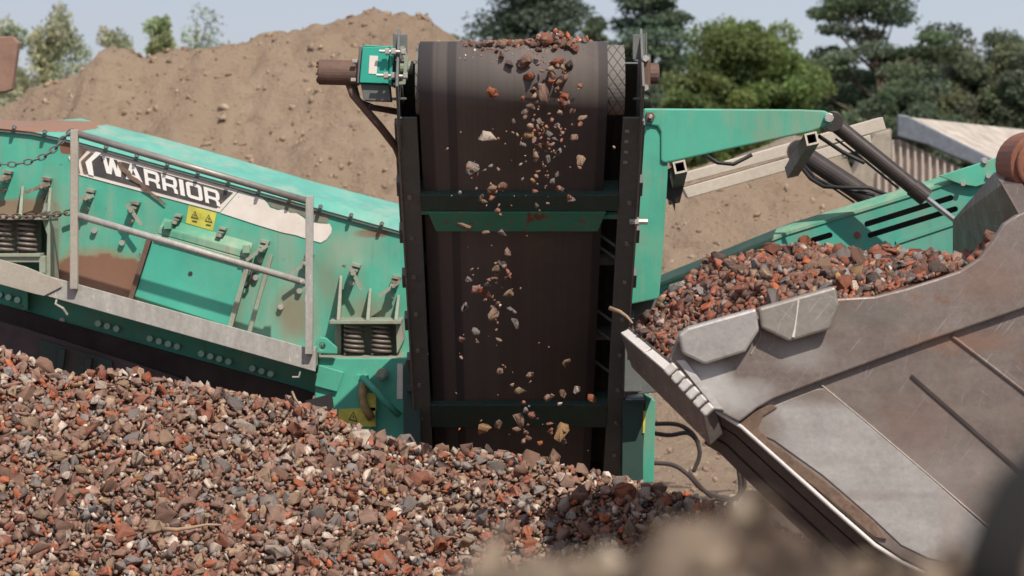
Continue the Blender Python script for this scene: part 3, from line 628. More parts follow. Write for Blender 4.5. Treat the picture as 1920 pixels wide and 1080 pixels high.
b = B(); b.tube([W(146, 404, RY - .03), W(576, 531, RY - .03)], 0.021, 12); obj('middle_rail', b, M['galv'], walk, smooth=True)
def chain(pxs, Y):
    b = B(); P = [W(x, y, Y) for x, y in pxs]; ln = 0.042; d = 0; k = 0
    for i in range(len(P) - 1):
        a, c = P[i], P[i + 1]; n = max(1, round((c - a).length / ln))
        for j in range(n):
            m = a + (c - a) * ((j + .5) / n); t = (c - a).normalized(); u = Vector((0, 1, 0)) if k % 2 else t.cross(Vector((0, 1, 0))); k += 1
            b.tube([m + t * 0.028 * math.cos(q) + u * 0.016 * math.sin(q) for q in np.linspace(0, 2 * math.pi, 11)[:-1]], 0.0055, 6, closed=True)
    return b
obj('chain', chain([(136, 245), (120, 258), (105, 277), (85, 292), (60, 302), (30, 308), (0, 308), (-40, 304)], RY - .03), M['frame_dark'], walk)
obj('chain', chain([(133, 398), (112, 401), (90, 404), (50, 406), (0, 406), (-40, 404)], RY - .03), M['brown_steel'], walk)

# discharge conveyor -----------------------------------------------------------
HC = Vector((wx(975, 12.6), 12.6, wz(150, 12.6)))         # drum centre
UP = Vector((0, -2.85, 2.32)).normalized(); NU = Vector((0, 2.32, 2.85)).normalized(); XA = Vector((1, 0, 0))
def C(s, x, n): return HC - UP * s + XA * x + NU * n
LEN = 4.1; HW = 0.545
rot = Matrix((XA, -UP, NU)).transposed()
b = B()
for sx in (-1, 1):
    b.box(C(LEN / 2 + 0.05, sx * (HW + 0.042), -0.17), (0.105, LEN - 0.1, 0.012), rot)      # lower flange
    b.box(C(LEN / 2 + 0.05, sx * (HW + 0.09), 0.02), (0.012, LEN - 0.1, 0.38), rot)        # web
    b.box(C(LEN / 2 + 0.05, sx * (HW + 0.03), 0.21), (0.13, LEN - 0.1, 0.012), rot)
    b.box(C(0.08, sx * (HW + 0.085), 0.0), (0.014, 0.52, 0.40), rot)                       # head plate
    for k in range(7): b.box(C(0.8 + k * 0.42, sx * (HW + 0.11), -0.06), (0.03, 0.12, 0.06), rot)
    b.box(C(0.9, sx * (HW + 0.115), 0.1), (0.03, 0.9, 0.05), rot)
con = obj('discharge_conveyor', b, M['frame_dark'], mac, 0.004)
for k in range(4):
    bb = B(); bb.box(C(0.20 + k * 0.085, HW + 0.015, -0.180), (0.022, 0.012, 0.012), rot); obj('rail_bolt', bb, M['bolt'], con)
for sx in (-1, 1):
    bb = B(); bb.box(C(LEN / 2 + 0.05, sx * (HW + 0.094), -0.181), (0.009, LEN - 0.12, 0.010), rot); obj('rail_lit_edge', bb, M['galv_rail'], con)  # paler strip paints the sunlit edge of the flange
    for k in range(9):
        bb = B(); q = C(0.75 + k * 0.36 + .05 * (sx > 0), sx * (HW + 0.05), -0.176); bb.cyl(q, q - NU * 0.016, 0.013, 6); obj('rail_bolt', bb, M['galv_rail'], con)
# belt loop around the drum
b = B(); bw, RB = 0.485, 0.195; bx = -0.035; prof = []
for s in np.linspace(LEN, 0, 12): prof.append((s, RB))
for a in np.linspace(0, math.pi, 26)[1:-1]: prof.append((-math.sin(a) * RB, math.cos(a) * RB))
for s in np.linspace(0, LEN, 12): prof.append((s, -RB + 0.05 * min(1, s / 0.8)))
lo = [C(s, bx - bw, n) for s, n in prof]; hi = [C(s, bx + bw, n) for s, n in prof]
for i in range(len(prof) - 1): b.face([lo[i], lo[i + 1], hi[i + 1], hi[i]])
bmesh.ops.remove_doubles(b.bm, verts=b.bm.verts, dist=1e-5); bmesh.ops.recalc_face_normals(b.bm, faces=b.bm.faces)
bo = obj('belt', b, M['belt'], con, smooth=True); sm = bo.modifiers.new('s', 'SOLIDIFY'); sm.thickness = 0.012; sm.offset = 0
b = B(); b.cyl(HC - XA * 0.54, HC + XA * 0.54, 0.183, 48); obj('drum', b, M['lag'], con)
b = B(); b.box(C(LEN / 2 + .3, 0, 0.235), (1.2, LEN - .3, 0.012), rot); b.box(C(LEN - .1, 0, 0.0), (1.1, 0.02, 0.4), rot); obj('inner_pan', b, M['pan'], con)
def s_at(py, n=-0.17):                                    # distance down the conveyor at which its underside sits on a photo row
    lo_, hi_ = 0, 5
    for _ in range(40):
        m = (lo_ + hi_) / 2
        if PX(C(m, 0, n))[1] < py: lo_ = m
        else: hi_ = m
    return lo_
for py0, py1 in ((363, 392), (757, 798)):
    s0, s1 = s_at(py0), s_at(py1); b = B()
    b.box(C((s0 + s1) / 2, 0, -0.178), (HW * 2 - 0.02, s1 - s0, 0.012), rot); b.box(C(s0, 0, -0.13), (HW * 2 - 0.02, 0.012, 0.10), rot)
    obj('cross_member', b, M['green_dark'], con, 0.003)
s0, s1 = s_at(394), s_at(430); b = B()
b.prism3([C(s0, -0.50, -0.186), C(s0, 0.47, -0.186), C(s1, 0.43, -0.186), C(s1, -0.46, -0.186)], NU * 0.012); b.box(C(s0 + .02, -0.51, -.16), (0.10, 0.03, 0.03), rot); b.box(C(s0 + .06, 0.49, -.16), (0.12, 0.03, 0.03), rot)
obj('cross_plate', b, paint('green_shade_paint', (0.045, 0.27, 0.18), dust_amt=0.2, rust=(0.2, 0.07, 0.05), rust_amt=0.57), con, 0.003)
b = B()
for py in (470, 492, 610, 645, 705): s_ = s_at(py); b.bar(C(s_, 0.44, -0.05), C(s_ + .05, 0.56, -0.12), 0.05, 0.015)
for py in (520, 660): s_ = s_at(py); b.cyl(C(s_, -.54, -.03), C(s_, .54, -.03), 0.045, 12)
obj('roller_bracket', b, M['frame_dark'], con)
b = B(); p = C(s_at(410), 0.60, -0.19); b.cyl(p, p + Vector((0.1, 0, 0)), 0.016, 8); b.cyl(p + Vector((.03, 0, 0)), p + Vector((.05, 0, 0)), 0.024, 6); obj('adjuster_bolt', b, M['bolt'], con)
# head bearing brackets
for sx in (-1, 1):
    b = B(); xo = sx * (HW + 0.105)
    b.box(HC + Vector((sx * (HW + .075), -0.04, 0.17)), (0.07, 0.012, 0.13)); b.box(HC + Vector((sx * (HW + .075 + .035), 0.0, 0.10)), (0.01, 0.10, 0.28))
    b.box(HC + Vector((sx * (HW + .08), -.05, -0.10)), (0.075, 0.10, 0.012))
    obj('head_bracket', b, M['frame_dark'], con, 0.003)
b = B(); c = HC + Vector((HW + .10, -.08, 0.03)); b.box(c, (0.055, 0.13, 0.15)); b.cyl(c + Vector((-.02, -.0, 0)), c + Vector((0.075, 0, 0)), 0.055, 16)
obj('bearing', b, M['brown_steel'], con, 0.012)
for dz in (0.075, -0.075): q = c + Vector((0, -.06, dz)); b = B(); b.cyl(q, q + Vector((0, -.03, 0)), 0.018, 6); obj('bearing_bolt', b, M['bolt'], con)
# drive: gearbox, motor, stay bolts
GY = 12.5
b = B(); b.prism([(680, 87), (729, 89), (729, 157), (674, 155)], GY, 0.22)
b.prism([(680, 87), (683, 84), (733, 87), (729, 90)], GY, 0.22); b.prism([(731, 86), (737, 86), (735, 160), (729, 160)], GY - 0.01, 0.24); obj('gearbox', b, M['green_clean'], con, 0.006)
b = B(); b.prism([(693, 104), (709, 105), (706, 139), (691, 138)], GY - 0.003, 0.004); obj('gearbox_label', b, M['white'], con)
b = B(); b.prism([(676, 157), (730, 159), (733, 190), (682, 188)], GY + 0.03, 0.17); b.prism([(673, 86), (680, 87), (674, 157), (669, 156)], GY + .02, 0.2); obj('gearbox_mount', b, M['frame_dark'], con, 0.004)
b = B(); m0, m1 = W(598, 135, GY + 0.11), W(674, 137, GY + 0.11)
b.cyl(m0, m1, 0.066, 28)
for k in range(8): a = k * math.pi / 4 + .2; q = m0 + Vector((0, math.cos(a) * .05, math.sin(a) * .05)); b.cyl(q, q + Vector((-.012, 0, 0)), 0.009, 6)
obj('drive_motor', b, M['brown_steel'], con, 0.003)
for (xa, ya), (xb, yb) in (((711, 96), (757, 97)), ((706, 141), (762, 143))):
    b = B(); b.cyl(W(xa, ya, GY - .05), W(xb, yb, GY - .05), 0.009, 8)
    for f in (0.25, 0.5, 0.9): q = W(xa + (xb - xa) * f, ya + 1, GY - .05); b.cyl(q, q + Vector((.022, 0, 0)), 0.019, 6)
    obj('stay_bolt', b, M['bolt'], con)
for x, y in ((670, 115), (667, 150)): q = W(x, y, GY + .02); b = B(); b.cyl(q, q + Vector((-.025, 0, 0)), .011, 6); obj('motor_bolt', b, M['bolt'], con)
b = B(); b.prism([(748, 88), (757, 86), (766, 110), (760, 158), (737, 160), (737, 156), (755, 152), (758, 112)], GY - .06, 0.03); b.cyl(W(740, 126, GY + .1), W(775, 127, GY + .1), 0.035, 14); obj('torque_arm', b, M['dusty'], con, 0.002)
b = B(); b.tube([W(655, 158, 12.62), W(662, 178, 12.6), W(685, 205, 12.6), W(715, 240, 12.65), W(742, 275, 12.8), W(765, 330, 13.1)], 0.021, 10); b.tube([W(664, 160, 12.7), W(672, 190, 12.66), W(700, 202, 12.68), W(745, 209, 12.75)], 0.017, 10); obj('hydraulic_hose', b, M['brown_steel'], con, smooth=True)
b = B(); b.bar(W(690, 200, 12.66), W(748, 211, 12.8), 0.03, 0.03); b.bar(W(700, 186, 12.62), W(748, 186, 12.7), 0.03, 0.012); obj('motor_stay', b, M['frame_dark'], con)
# housings either side of the conveyor foot
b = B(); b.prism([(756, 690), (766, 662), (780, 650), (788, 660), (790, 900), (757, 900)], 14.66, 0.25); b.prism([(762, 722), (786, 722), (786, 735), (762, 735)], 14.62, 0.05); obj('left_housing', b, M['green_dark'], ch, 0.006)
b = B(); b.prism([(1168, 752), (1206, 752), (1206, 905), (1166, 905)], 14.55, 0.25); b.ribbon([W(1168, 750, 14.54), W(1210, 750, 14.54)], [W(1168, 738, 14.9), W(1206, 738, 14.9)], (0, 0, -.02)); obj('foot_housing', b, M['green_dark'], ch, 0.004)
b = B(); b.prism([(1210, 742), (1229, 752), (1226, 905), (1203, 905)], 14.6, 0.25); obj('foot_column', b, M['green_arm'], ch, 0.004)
b = B(); b.prism([(1206.5, 770), (1211, 770), (1209, 812), (1205, 812)], 14.54, 0.006); obj('marker_tape', b, M['yellow'], ch)
# the shovel-shaped scrap of black liner behind the chassis foot
b = B(); b.prism([(735, 800), (770, 775), (775, 850), (725, 850)], 15.0, 0.05); obj('foot_liner', b, M['black'], ch)

# right-hand column, arm, cylinders, side conveyor ------------------------------
b = B(); b.prism([(1200, 235), (1205, 214), (1236, 234), (1252, 250), (1252, 330), (1241, 500), (1236, 560), (1176, 572), (1190, 400), (1198, 300)], 14.02, 0.4)
post = obj('support_column', b, M['green_arm'], mac, 0.008)
b = B(); b.prism([(1182, 560), (1238, 556), (1236, 735), (1176, 742)], 14.3, 0.3); b.prism([(1172, 640), (1200, 630), (1204, 735), (1170, 735)], 14.1, 0.2); obj('column_foot_shade', b, M['frame_dark'], post, 0.006)  # dark blocks whose colour stands in for the deep shade below the column
ARM = [(1207, 203), (1500, 205), (1546, 207), (1558, 213), (1563, 224), (1556, 235), (1520, 247), (1380, 277), (1262, 303), (1246, 306), (1239, 302), (1239, 248), (1233, 237), (1207, 233)]
b = B(); b.prism(ARM, 14.0, 0.42); arm = obj('lifting_arm', b, M['green_arm'], mac, 0.01)
b = B(); b.prism([(1212, 210), (1224, 210), (1229, 218), (1224, 228), (1212, 228)], 13.98, 0.02); obj('pivot_lug', b, M['brown_steel'], arm, 0.003)
for x, y, r in ((1553, 221, .027), (1219, 219, .012)): q = W(x, y, 13.99); b = B(); b.cyl(q + Vector((0, .02, 0)), q + Vector((0, -.045, 0)), r, 8); obj('pivot_pin', b, M['bolt'], arm, 0.002)
for (x0, y0), (x1, y1) in (((1275, 313), (1262, 372)), ((1522, 260), (1484, 322))):
    p0, p1 = W(x0, y0, 13.98), W(x1, y1, 15.4); ax = (p1 - p0).normalized(); b = B(); w = .036
    u = Vector((1, 0, .22)); u = (u - ax * u.dot(ax)).normalized(); v = ax.cross(u)
    for d, e in ((u, v), (-u, v), (v, u), (-v, u)):
        t = .006
        b.box((p0 + p1) / 2 + d * (w - t), ((p1 - p0).length, 2 * t, 2 * w if d in (u, -u) else 2 * w - 4 * t), Matrix((ax, d, ax.cross(d))).transposed())
    tb = obj('square_tube', b, M['frame_dark'], mac)
    b = B()
    for d in (u, -u, v, -v): q = p0 - ax * .002 + d * (w - .005); e = ax.cross(d); b.bar(q - e * (w - (0 if d in (u, -u) else .011)), q + e * (w - (0 if d in (u, -u) else .011)), 0.011, 0.004, d)
    obj('tube_end', b, M['pale_steel'], tb)
    b = B(); b.box(p0 + ax * .5, (.004, .06, .06), Matrix((ax, u, v)).transposed()); obj('tube_plug', b, M['black'], tb)
def ram(p0, p1, p2, r, rr_, name='hydraulic_cylinder'):
    b = B(); b.cyl(p0, p1, r, 20); a = (p1 - p0).normalized(); b.cyl(p1 - a * .09, p1 + a * .015, r * 1.18, 20); b.cyl(p0 - Vector((0, .05, 0)), p0 + Vector((0, .05, 0)), r * 1.3, 16)
    q = a.orthogonal().normalized(); dn = Vector((0, -1, 0)); dn = (dn - a * dn.dot(a)).normalized(); sd = a.cross(dn)
    b.tube([p0 + a * .08 + sd * (r + .02), p0 + a * .3 + sd * (r + .012), p1 - a * .15 + sd * (r + .014)], .008, 6)
    h = obj(name, b, M['cyl'], mac, 0.003)
    b = B(); b.cyl(p1, p2, rr_, 16); obj('rod', b, M['chrome'], h, smooth=False)
ram(W(1560, 228, 14.40), W(1733, 368, 14.38), W(1812, 430, 14.38), .047, .018)
ram(W(1500, 285, 15.5), W(1650, 385, 15.2), W(1720, 430, 15.1), .062, .025)
b = B(); b.tube([W(1500, 310, 15.3), W(1520, 335, 15.2), W(1545, 350, 15.1), W(1580, 352, 15.0), W(1630, 352, 15.0), W(1670, 368, 15.0)], .013, 8); obj('hydraulic_hose', b, M['black'], mac, smooth=True); b = B(); b.tube([W(1507, 310, 15.3), W(1530, 335, 15.2), W(1560, 349, 15.1), W(1640, 366, 15.0)], .011, 8)
obj('hydraulic_hose', b, M['black'], mac, smooth=True); b = B(); b.tube([W(1325, 292, 14.7), W(1345, 305, 14.7), W(1375, 308, 14.7), W(1410, 290, 14.7)], .012, 8)
obj('hydraulic_hose', b, M['black'], mac, smooth=True); b = B(); b.tube([W(1535, 255, 14.3), W(1580, 285, 14.2), W(1620, 305, 14.1)], .012, 8); obj('hydraulic_hose', b, M['black'], mac, smooth=True)
b = B(); b.tube([W(1586, 283, 14.2), W(1580, 288, 14.2), W(1580, 296, 14.2), W(1587, 296, 14.2), W(1588, 288, 14.2)], .008, 8); obj('lifting_hook', b, M['bolt'], mac)
# scraps hanging on the left tube
b = B(); b.prism([(1252, 318), (1262, 312), (1282, 345), (1278, 365), (1266, 372), (1266, 395), (1260, 378), (1250, 372)], 14.6, 0.06); obj('tube_bracket', b, M['cyl'], mac)
# pale far-side beams
for A_, D_ in (([(1262, 330), (1655, 219), (1662, 243), (1262, 349)], 0.2), ([(1280, 352), (1632, 252), (1635, 275), (1290, 372)], 0.2)):
    b = B(); b.prism(A_, 15.9, D_); obj('boom_beam', b, M['pale_steel'], mac, 0.006)
# slotted side conveyor
SY = 14.7
def pan(x): return float(np.interp(x, [1180, 1240, 1480, 1720, 1880, 1990], [552, 528, 432, 358, 306, 272]))
def slot(x0, y0, x1, y1, r):
    a = math.atan2(y1 - y0, x1 - x0); pts = []
    for k in range(7): q = a + math.pi / 2 + k * math.pi / 6; pts.append((x0 + r * math.cos(q), y0 + r * math.sin(q)))
    for k in range(7): q = a - math.pi / 2 + k * math.pi / 6; pts.append((x1 + r * math.cos(q), y1 + r * math.sin(q)))
    return pts
xs = [1180, 1240, 1480, 1720, 1880, 1990]
b = B(); b.prism([(x, pan(x)) for x in xs] + [(1990, 640), (1180, 640)], SY, 0.02,
    [slot(1626, 420, 1783, 371, 5.5), slot(1632, 441, 1791, 392, 5.5), slot(1525, 450, 1556, 441, 5.5), slot(1250, 548, 1285, 528, 6)])
b.bar(W(1680, 455, SY - .006), W(1990, 352, SY - .006), 0.012, 0.02)
side = obj('side_conveyor', b, M['green_panel'], mac)
b = B()
A_ = [W(x, pan(x) + 1, SY - 0.012) for x in xs]; C_ = [W(x, pan(x) - 13, SY + 0.10) for x in xs]; b.ribbon(A_, C_, (0, 0.0, -0.02))
obj('top_flange', b, M['green_dusty'], side, 0.003)
b = B(); b.prism([(1760, 330), (1880, 292), (1990, 255), (1990, 300), (1830, 350), (1800, 345)], SY - .05, .03); obj('end_bracket', b, M['green_arm'], side, .004)
b = B(); b.prism([(x, pan(x) + 12) for x in xs] + [(1990, 640), (1180, 640)], SY + 0.22, 0.05); obj('side_belt', b, M['skirt'], side)
M['cap'] = flat('faded_red_cap', (0.28, 0.05, 0.04), .6)
for x, y, r in ((1607, 440, .018), (1502, 448, .016)): q = W(x, y, SY); b = B(); b.cyl(q + Vector((0, .01, 0)), q + Vector((0, -.02, 0)), r, 12); obj('red_cap', b, M['cap'], side)
for x, y, r in ((1805, 344, .016), (1846, 301, .018), (1852, 330, .014)): q = W(x, y, SY - .05); b = B(); b.cyl(q + Vector((0, .05, 0)), q + Vector((0, -.02, 0)), r, 8); obj('panel_bolt', b, M['bolt'], side)
# hoses lying on the ground behind the bucket
hl = []
for pts in ([(1225, 868), (1262, 872), (1290, 890), (1320, 920), (1370, 936), (1395, 915), (1392, 880), (1382, 850)], [(1225, 795), (1270, 796), (1300, 815), (1312, 850), (1300, 885)], [(1225, 812), (1255, 816), (1290, 812), (1310, 830)], [(1290, 885), (1330, 928), (1375, 940), (1388, 918), (1384, 875)]):
    b = B(); P = [W(x, y, 17.5) for x, y in pts]; Q = []
    for i in range(len(P) - 1):
        p_1, p0, p1, p2 = P[max(i - 1, 0)], P[i], P[i + 1], P[min(i + 2, len(P) - 1)]
        for k in range(6): t = k / 6; Q.append(.5 * (2 * p0 + (p1 - p_1) * t + (2 * p_1 - 5 * p0 + 4 * p1 - p2) * t * t + (3 * p0 - p_1 - 3 * p1 + p2) * t ** 3))
    b.tube(Q + [P[-1]], .016, 8); obj('hydraulic_hose', b, M['skirt'], mac, smooth=True)

# ------------------------------------------------------------------ loader bucket
BY = 10.5
PB = lambda x, y: (wx(x, BY), wz(y, BY))
bucket = empty('loader_bucket', W(1500, 1000, 11.5), 'worn grey steel loader bucket heaped with brick rubble', 'loader bucket')
def worn(name, a, b_, **k): return metal(name, a, b_, 0.46, 0.4, 3.5, scratches=0.45, **k)
M['bk'] = worn('bucket_steel', (0.200, 0.158, 0.138), (0.285, 0.236, 0.212), rust=(0.24, 0.145, 0.105), rust_amt=0.58, patches=[
    (*PB(1370, 745), .20, .10, (0.50, 0.48, 0.46), .95, .9), (*PB(1330, 712), .12, .10, (0.55, 0.53, 0.51), .95, .9), (*PB(1500, 668), .16, .08, (0.42, 0.39, 0.37), .95, .6),
    (*PB(1650, 900), .55, .30, (0.40, 0.365, 0.345), .95, .55),
    (*PB(1800, 640), .3, .06, (0.30, 0.16, 0.11), .9, .6), (*PB(1720, 810), .2, .2, (0.24, 0.15, 0.12), .95, .5), (*PB(1640, 590), .25, .06, (0.20, 0.19, 0.17), .9, .5), (*PB(1850, 520), .2, .15, (0.27, 0.17, 0.13), .95, .6)])
M['bk_light'] = worn('polished_bucket_steel', (0.43, 0.40, 0.385), (0.54, 0.51, 0.49), patches=[(*PB(1790, 960), .10, .4, (.40, .35, .32), .95, .6), (*PB(1405, 800), .17, .16, (.22, .165, .13), .98, 1.0), (*PB(1490, 736), .40, .075, (.23, .18, .15), .98, 1.0), (*PB(1560, 930), .5, .03, (.3, .25, .22), .9, .5)])
M['bk_dark'] = worn('dark_bucket_steel', (0.12, 0.10, 0.09), (0.17, 0.14, 0.13))
M['bk_edge'] = metal('worn_bright_edge', (0.66, 0.61, 0.58), (0.76, 0.71, 0.68), .5, 0.0, 10)
M['mud'] = flat('caked_brown_mud', (0.165, 0.108, 0.078), .95, var=.35, scale=30, bump=.6)
TOP = [(1268, 640), (1420, 600), (1570, 560), (1640, 556), (1700, 541), (1760, 522), (1800, 508), (1836, 485), (1862, 452), (1882, 420), (1905, 404), (1960, 380), (2060, 330)]
M['weld'] = metal('weld_bead_steel', (0.34, 0.28, 0.24), (0.46, 0.39, 0.34), .6, .1, 40)
BOT = [(2060, 1300), (1850, 1120), (1740, 1070), (1690, 1046), (1640, 1014), (1560, 944), (1460, 855), (1390, 792), (1330, 760), (1254, 676)]
b = B(); b.prism(TOP + BOT, BY, 0.05); side_pl = obj('side_plate', b, M['bk'], bucket, 0.006)
GRV = [(2060, 532), (1920, 578), (1740, 640), (1560, 706), (1450, 748), (1420, 765), (1386, 792)]
b = B(); b.prism(TOP + GRV + [(1330, 762), (1254, 676)], BY - 0.035, 0.032); obj('upper_band', b, M['bk'], side_pl, 0.008)
b = B(); b.prism([(1414, 802), (1416, 786), (1434, 772), (1452, 761), (1480, 749), (1530, 730), (1546, 728), (1620, 790), (1740, 892), (1860, 1000), (1862, 1030), (1800, 1060), (1740, 1046), (1690, 1022), (1632, 968), (1544, 892), (1452, 826), (1424, 814)], BY - 0.006, 0.005); obj('wear_panel', b, M['bk_light'], side_pl, 0.003)
b = B(); b.tube([W(1540, 722, BY - .004), W(1620, 788, BY - .004), W(1740, 890, BY - .004), W(1865, 998, BY - .004)], .0045, 6); obj('weld_bead', b, M['weld'], side_pl); b = B(); b.tube([W(1422, 598, BY - .036), W(1426, 632, BY - .036), W(1408, 664, BY - .036)], .004, 6); obj('weld_bead', b, M['weld'], side_pl)
b = B(); b.bar(W(1708, 704, BY - .002), W(1930, 899, BY - .002), .012, .014); obj('seam', b, M['skirt'], side_pl)
b = B(); b.tube([W(1784, 630, BY - .004), W(1850, 680, BY - .004), W(1930, 742, BY - .004)], .008, 6); obj('weld_bead', b, M['bk'], side_pl)
# soil caught in the corner
b = B(); pp = [(1386, 794), (1422, 766), (1446, 758), (1458, 764), (1432, 780), (1422, 800), (1440, 824), (1540, 896), (1640, 978), (1664, 1012), (1640, 1008), (1540, 924), (1440, 846)]
b.prism(pp, BY - .016, .014); obj('caked_soil', b, M['mud'], side_pl, .004)
# hexagonal wear shoes
for hx in ([(1272, 628), (1290, 614), (1418, 578), (1424, 620), (1398, 660), (1322, 684), (1280, 664)], [(1422, 578), (1566, 537), (1574, 572), (1556, 618), (1480, 641), (1428, 616)]):
    b = B(); b.prism(hx, BY - 0.105, 0.075); shoe = obj('wear_shoe', b, worn('pale_shoe_steel', (0.38, 0.355, 0.335), (0.48, 0.45, 0.43)) if hx[0][0] < 1300 else worn('grey_shoe_steel', (0.28, 0.252, 0.225), (0.36, 0.325, 0.29)), bucket, 0.012)
b = B(); b.tube([W(1497, 563, BY - .106), W(1494, 590, BY - .106), W(1490, 618, BY - .106), W(1487, 632, BY - .106)], .005, 6, rr=[.005, .003, .004, .007]); obj('paint_drip', b, M['white'], shoe)
# cutting edge: a thick lip running away from the near corner
n_t, n_b, f_t, f_b = W(1312, 752, 10.42), W(1332, 836, 10.5), W(1164, 626, 11.9), W(1184, 688, 11.95)
b = B(); off = Vector((.06, .03, .05)); b.hull([n_t, n_b, f_t, f_b, n_b + off, f_b + off, n_t + off * .7, f_t + off * .7]); obj('cutting_edge', b, M['bk_dark'], bucket, 0.006)
b = B()
for t0, t1, w_ in ((0.02, .40, .052), (.415, .66, .05), (.675, .99, .046)):
    a0, a1 = n_t.lerp(f_t, t0), n_t.lerp(f_t, t1); q = Vector((w_ * 1.0, .015, w_ * .42)); u = Vector((-.004, -.004, .010))
    b.hull([a0 + u, a1 + u, a0 + q + u, a1 + q + u, a0 - u, a1 - u, a0 + q - u, a1 + q - u])
obj('worn_lip', b, M['bk_edge'], bucket, 0.003)
b = B(); pA, pB = W(1252, 686, 10.46), W(1334, 776, 10.33)
for k in range(6): a0, a1 = pA.lerp(pB, (k + .06) / 6), pA.lerp(pB, (k + .88) / 6); b.bar(a0, a1, 0.055, 0.03, Vector((.9, -.2, .3)))
obj('lip_teeth', b, metal('worn_tooth_steel', (0.46, 0.42, 0.39), (0.58, 0.54, 0.50), .5, .2, 20), bucket, 0.008)
b = B(); b.hull([W(1268, 676, 10.45), W(1342, 768, 10.42), W(1358, 770, 10.42), W(1284, 674, 10.45), W(1268, 676, 10.7), W(1342, 768, 10.6), W(1358, 770, 10.6), W(1284, 674, 10.7)]); obj('corner_edge', b, M['bk_light'], bucket, .006)
# floor: bright bottom rim, dark skid under it, floor and back sheets closing the bucket
rim = [(1338, 768), (1390, 800), (1460, 862), (1560, 952), (1640, 1022), (1690, 1054), (1740, 1078), (1860, 1130)]
b = B(); b.tube([W(x, y, BY - .01) for x, y in rim], .010, 8); obj('floor_rim', b, M['bk_edge'], bucket, smooth=True)
lowr = [(1320, 832), (1350, 850), (1405, 905), (1490, 985), (1570, 1060), (1640, 1110), (1700, 1140), (1840, 1200)]
b = B(); A_ = [W(x, y, BY - .006) for x, y in rim]; C_ = [W(x, y, BY + .12) for x, y in lowr]
for i in range(len(A_) - 1):
    for f0, f1, o_ in ((0, .28, .0), (.28, .34, .02), (.34, .66, .004), (.66, .72, .02), (.72, 1, 0)):
        q = [A_[i].lerp(C_[i], f0), A_[i + 1].lerp(C_[i + 1], f0), A_[i + 1].lerp(C_[i + 1], f1), A_[i].lerp(C_[i], f1)]
        v_ = Vector((.02, .05, .02)); q = [p + v_ * (o_ / .02) * .3 for p in q]; b.hull(q + [p + v_ for p in q])
obj('skid_bar', b, metal('dark_skid_steel', (0.10, 0.07, 0.06), (0.14, 0.10, 0.085), .6, .2), bucket)
dv = f_t - n_t
b = B(); b.ribbon([A_[0] + Vector((.03, .06, .03))] + [p + Vector((.02, .06, .02)) for p in A_[1:]], [p + dv + Vector((.05, 0, 0)) for p in A_], (.03, 0, .03)); obj('floor_plate', b, M['bk_dark'], bucket)
b = B(); b.prism3([W(x, y, BY) + dv + Vector((0.02, 0, 0)) for x, y in ([(1400, 700)] + [(x_, max(y_, 540) + 90) for x_, y_ in TOP[3:]] + BOT[:-3])], (0, .05, 0)); obj('far_side_plate', b, M['bk_dark'], bucket)
# back plate (dark, facing into the bucket) with its spill guard
b = B(); bp = [(1785, 412), (1862, 326), (1878, 344), (1912, 410), (1896, 424), (1872, 448), (1850, 482), (1820, 512), (1785, 520)]
g_ = [W(1786, 412, 12.3), W(1862, 325, 11.1), W(1786, 545, 12.7), W(1878, 345, 10.7), W(1912, 409, 10.52), W(1880, 452, 10.95), W(1822, 540, 12.05)]; b.hull(g_ + [p + Vector((.10, .03, 0)) for p in g_]); obj('spill_guard', b, M['bk_dark'], bucket, 0.004)
b = B(); b.hull([W(1862, 323, 11.09), W(1896, 320, 11.2), W(1898, 330, 11.1), W(1914, 408, 10.50), W(1928, 404, 10.6), W(1877, 343, 10.69)]); b.hull([W(1896, 322, 11.0), W(1990, 330, 11.0), W(1990, 420, 10.62), W(1912, 408, 10.62), W(1990, 420, 11.1), W(1912, 408, 11.1)]); obj('guard_flange', b, M['bk'], bucket, .004)
b = B(); b.hull([W(1900, 330, 11.15) , W(1900, 330, 12.9), W(2080, 330, 11.15), W(2080, 330, 12.9), W(2080, 900, 11.15), W(2080, 900, 12.9), W(1960, 520, 11.15), W(1960, 520, 12.9)]); obj('back_shell', b, M['bk_dark'], bucket, .01)
b = B(); cc = W(1944, 308, 10.9)
b.cyl(cc + Vector((0, -.14, 0)), cc + Vector((0, .2, 0)), .150, 32); b.cyl(cc + Vector((0, -.17, 0)), cc + Vector((0, -.13, 0)), .125, 28); b.cyl(cc + Vector((0, -.20, 0)), cc + Vector((0, -.16, 0)), .085, 24)
b.bar(cc + Vector((.0, .03, -.02)), cc + Vector((1.0, .03, .25)), .2, .26); b.bar(cc + Vector((.02, -.04, 0)), cc + Vector((.06, -.04, -.42)), .16, .16)
obj('lift_pivot', b, metal('rusty_orange_paint', (0.20, 0.075, 0.045), (0.30, 0.125, 0.075), .7, .1, 9, rust=(.13, .06, .05)), bucket, .012)

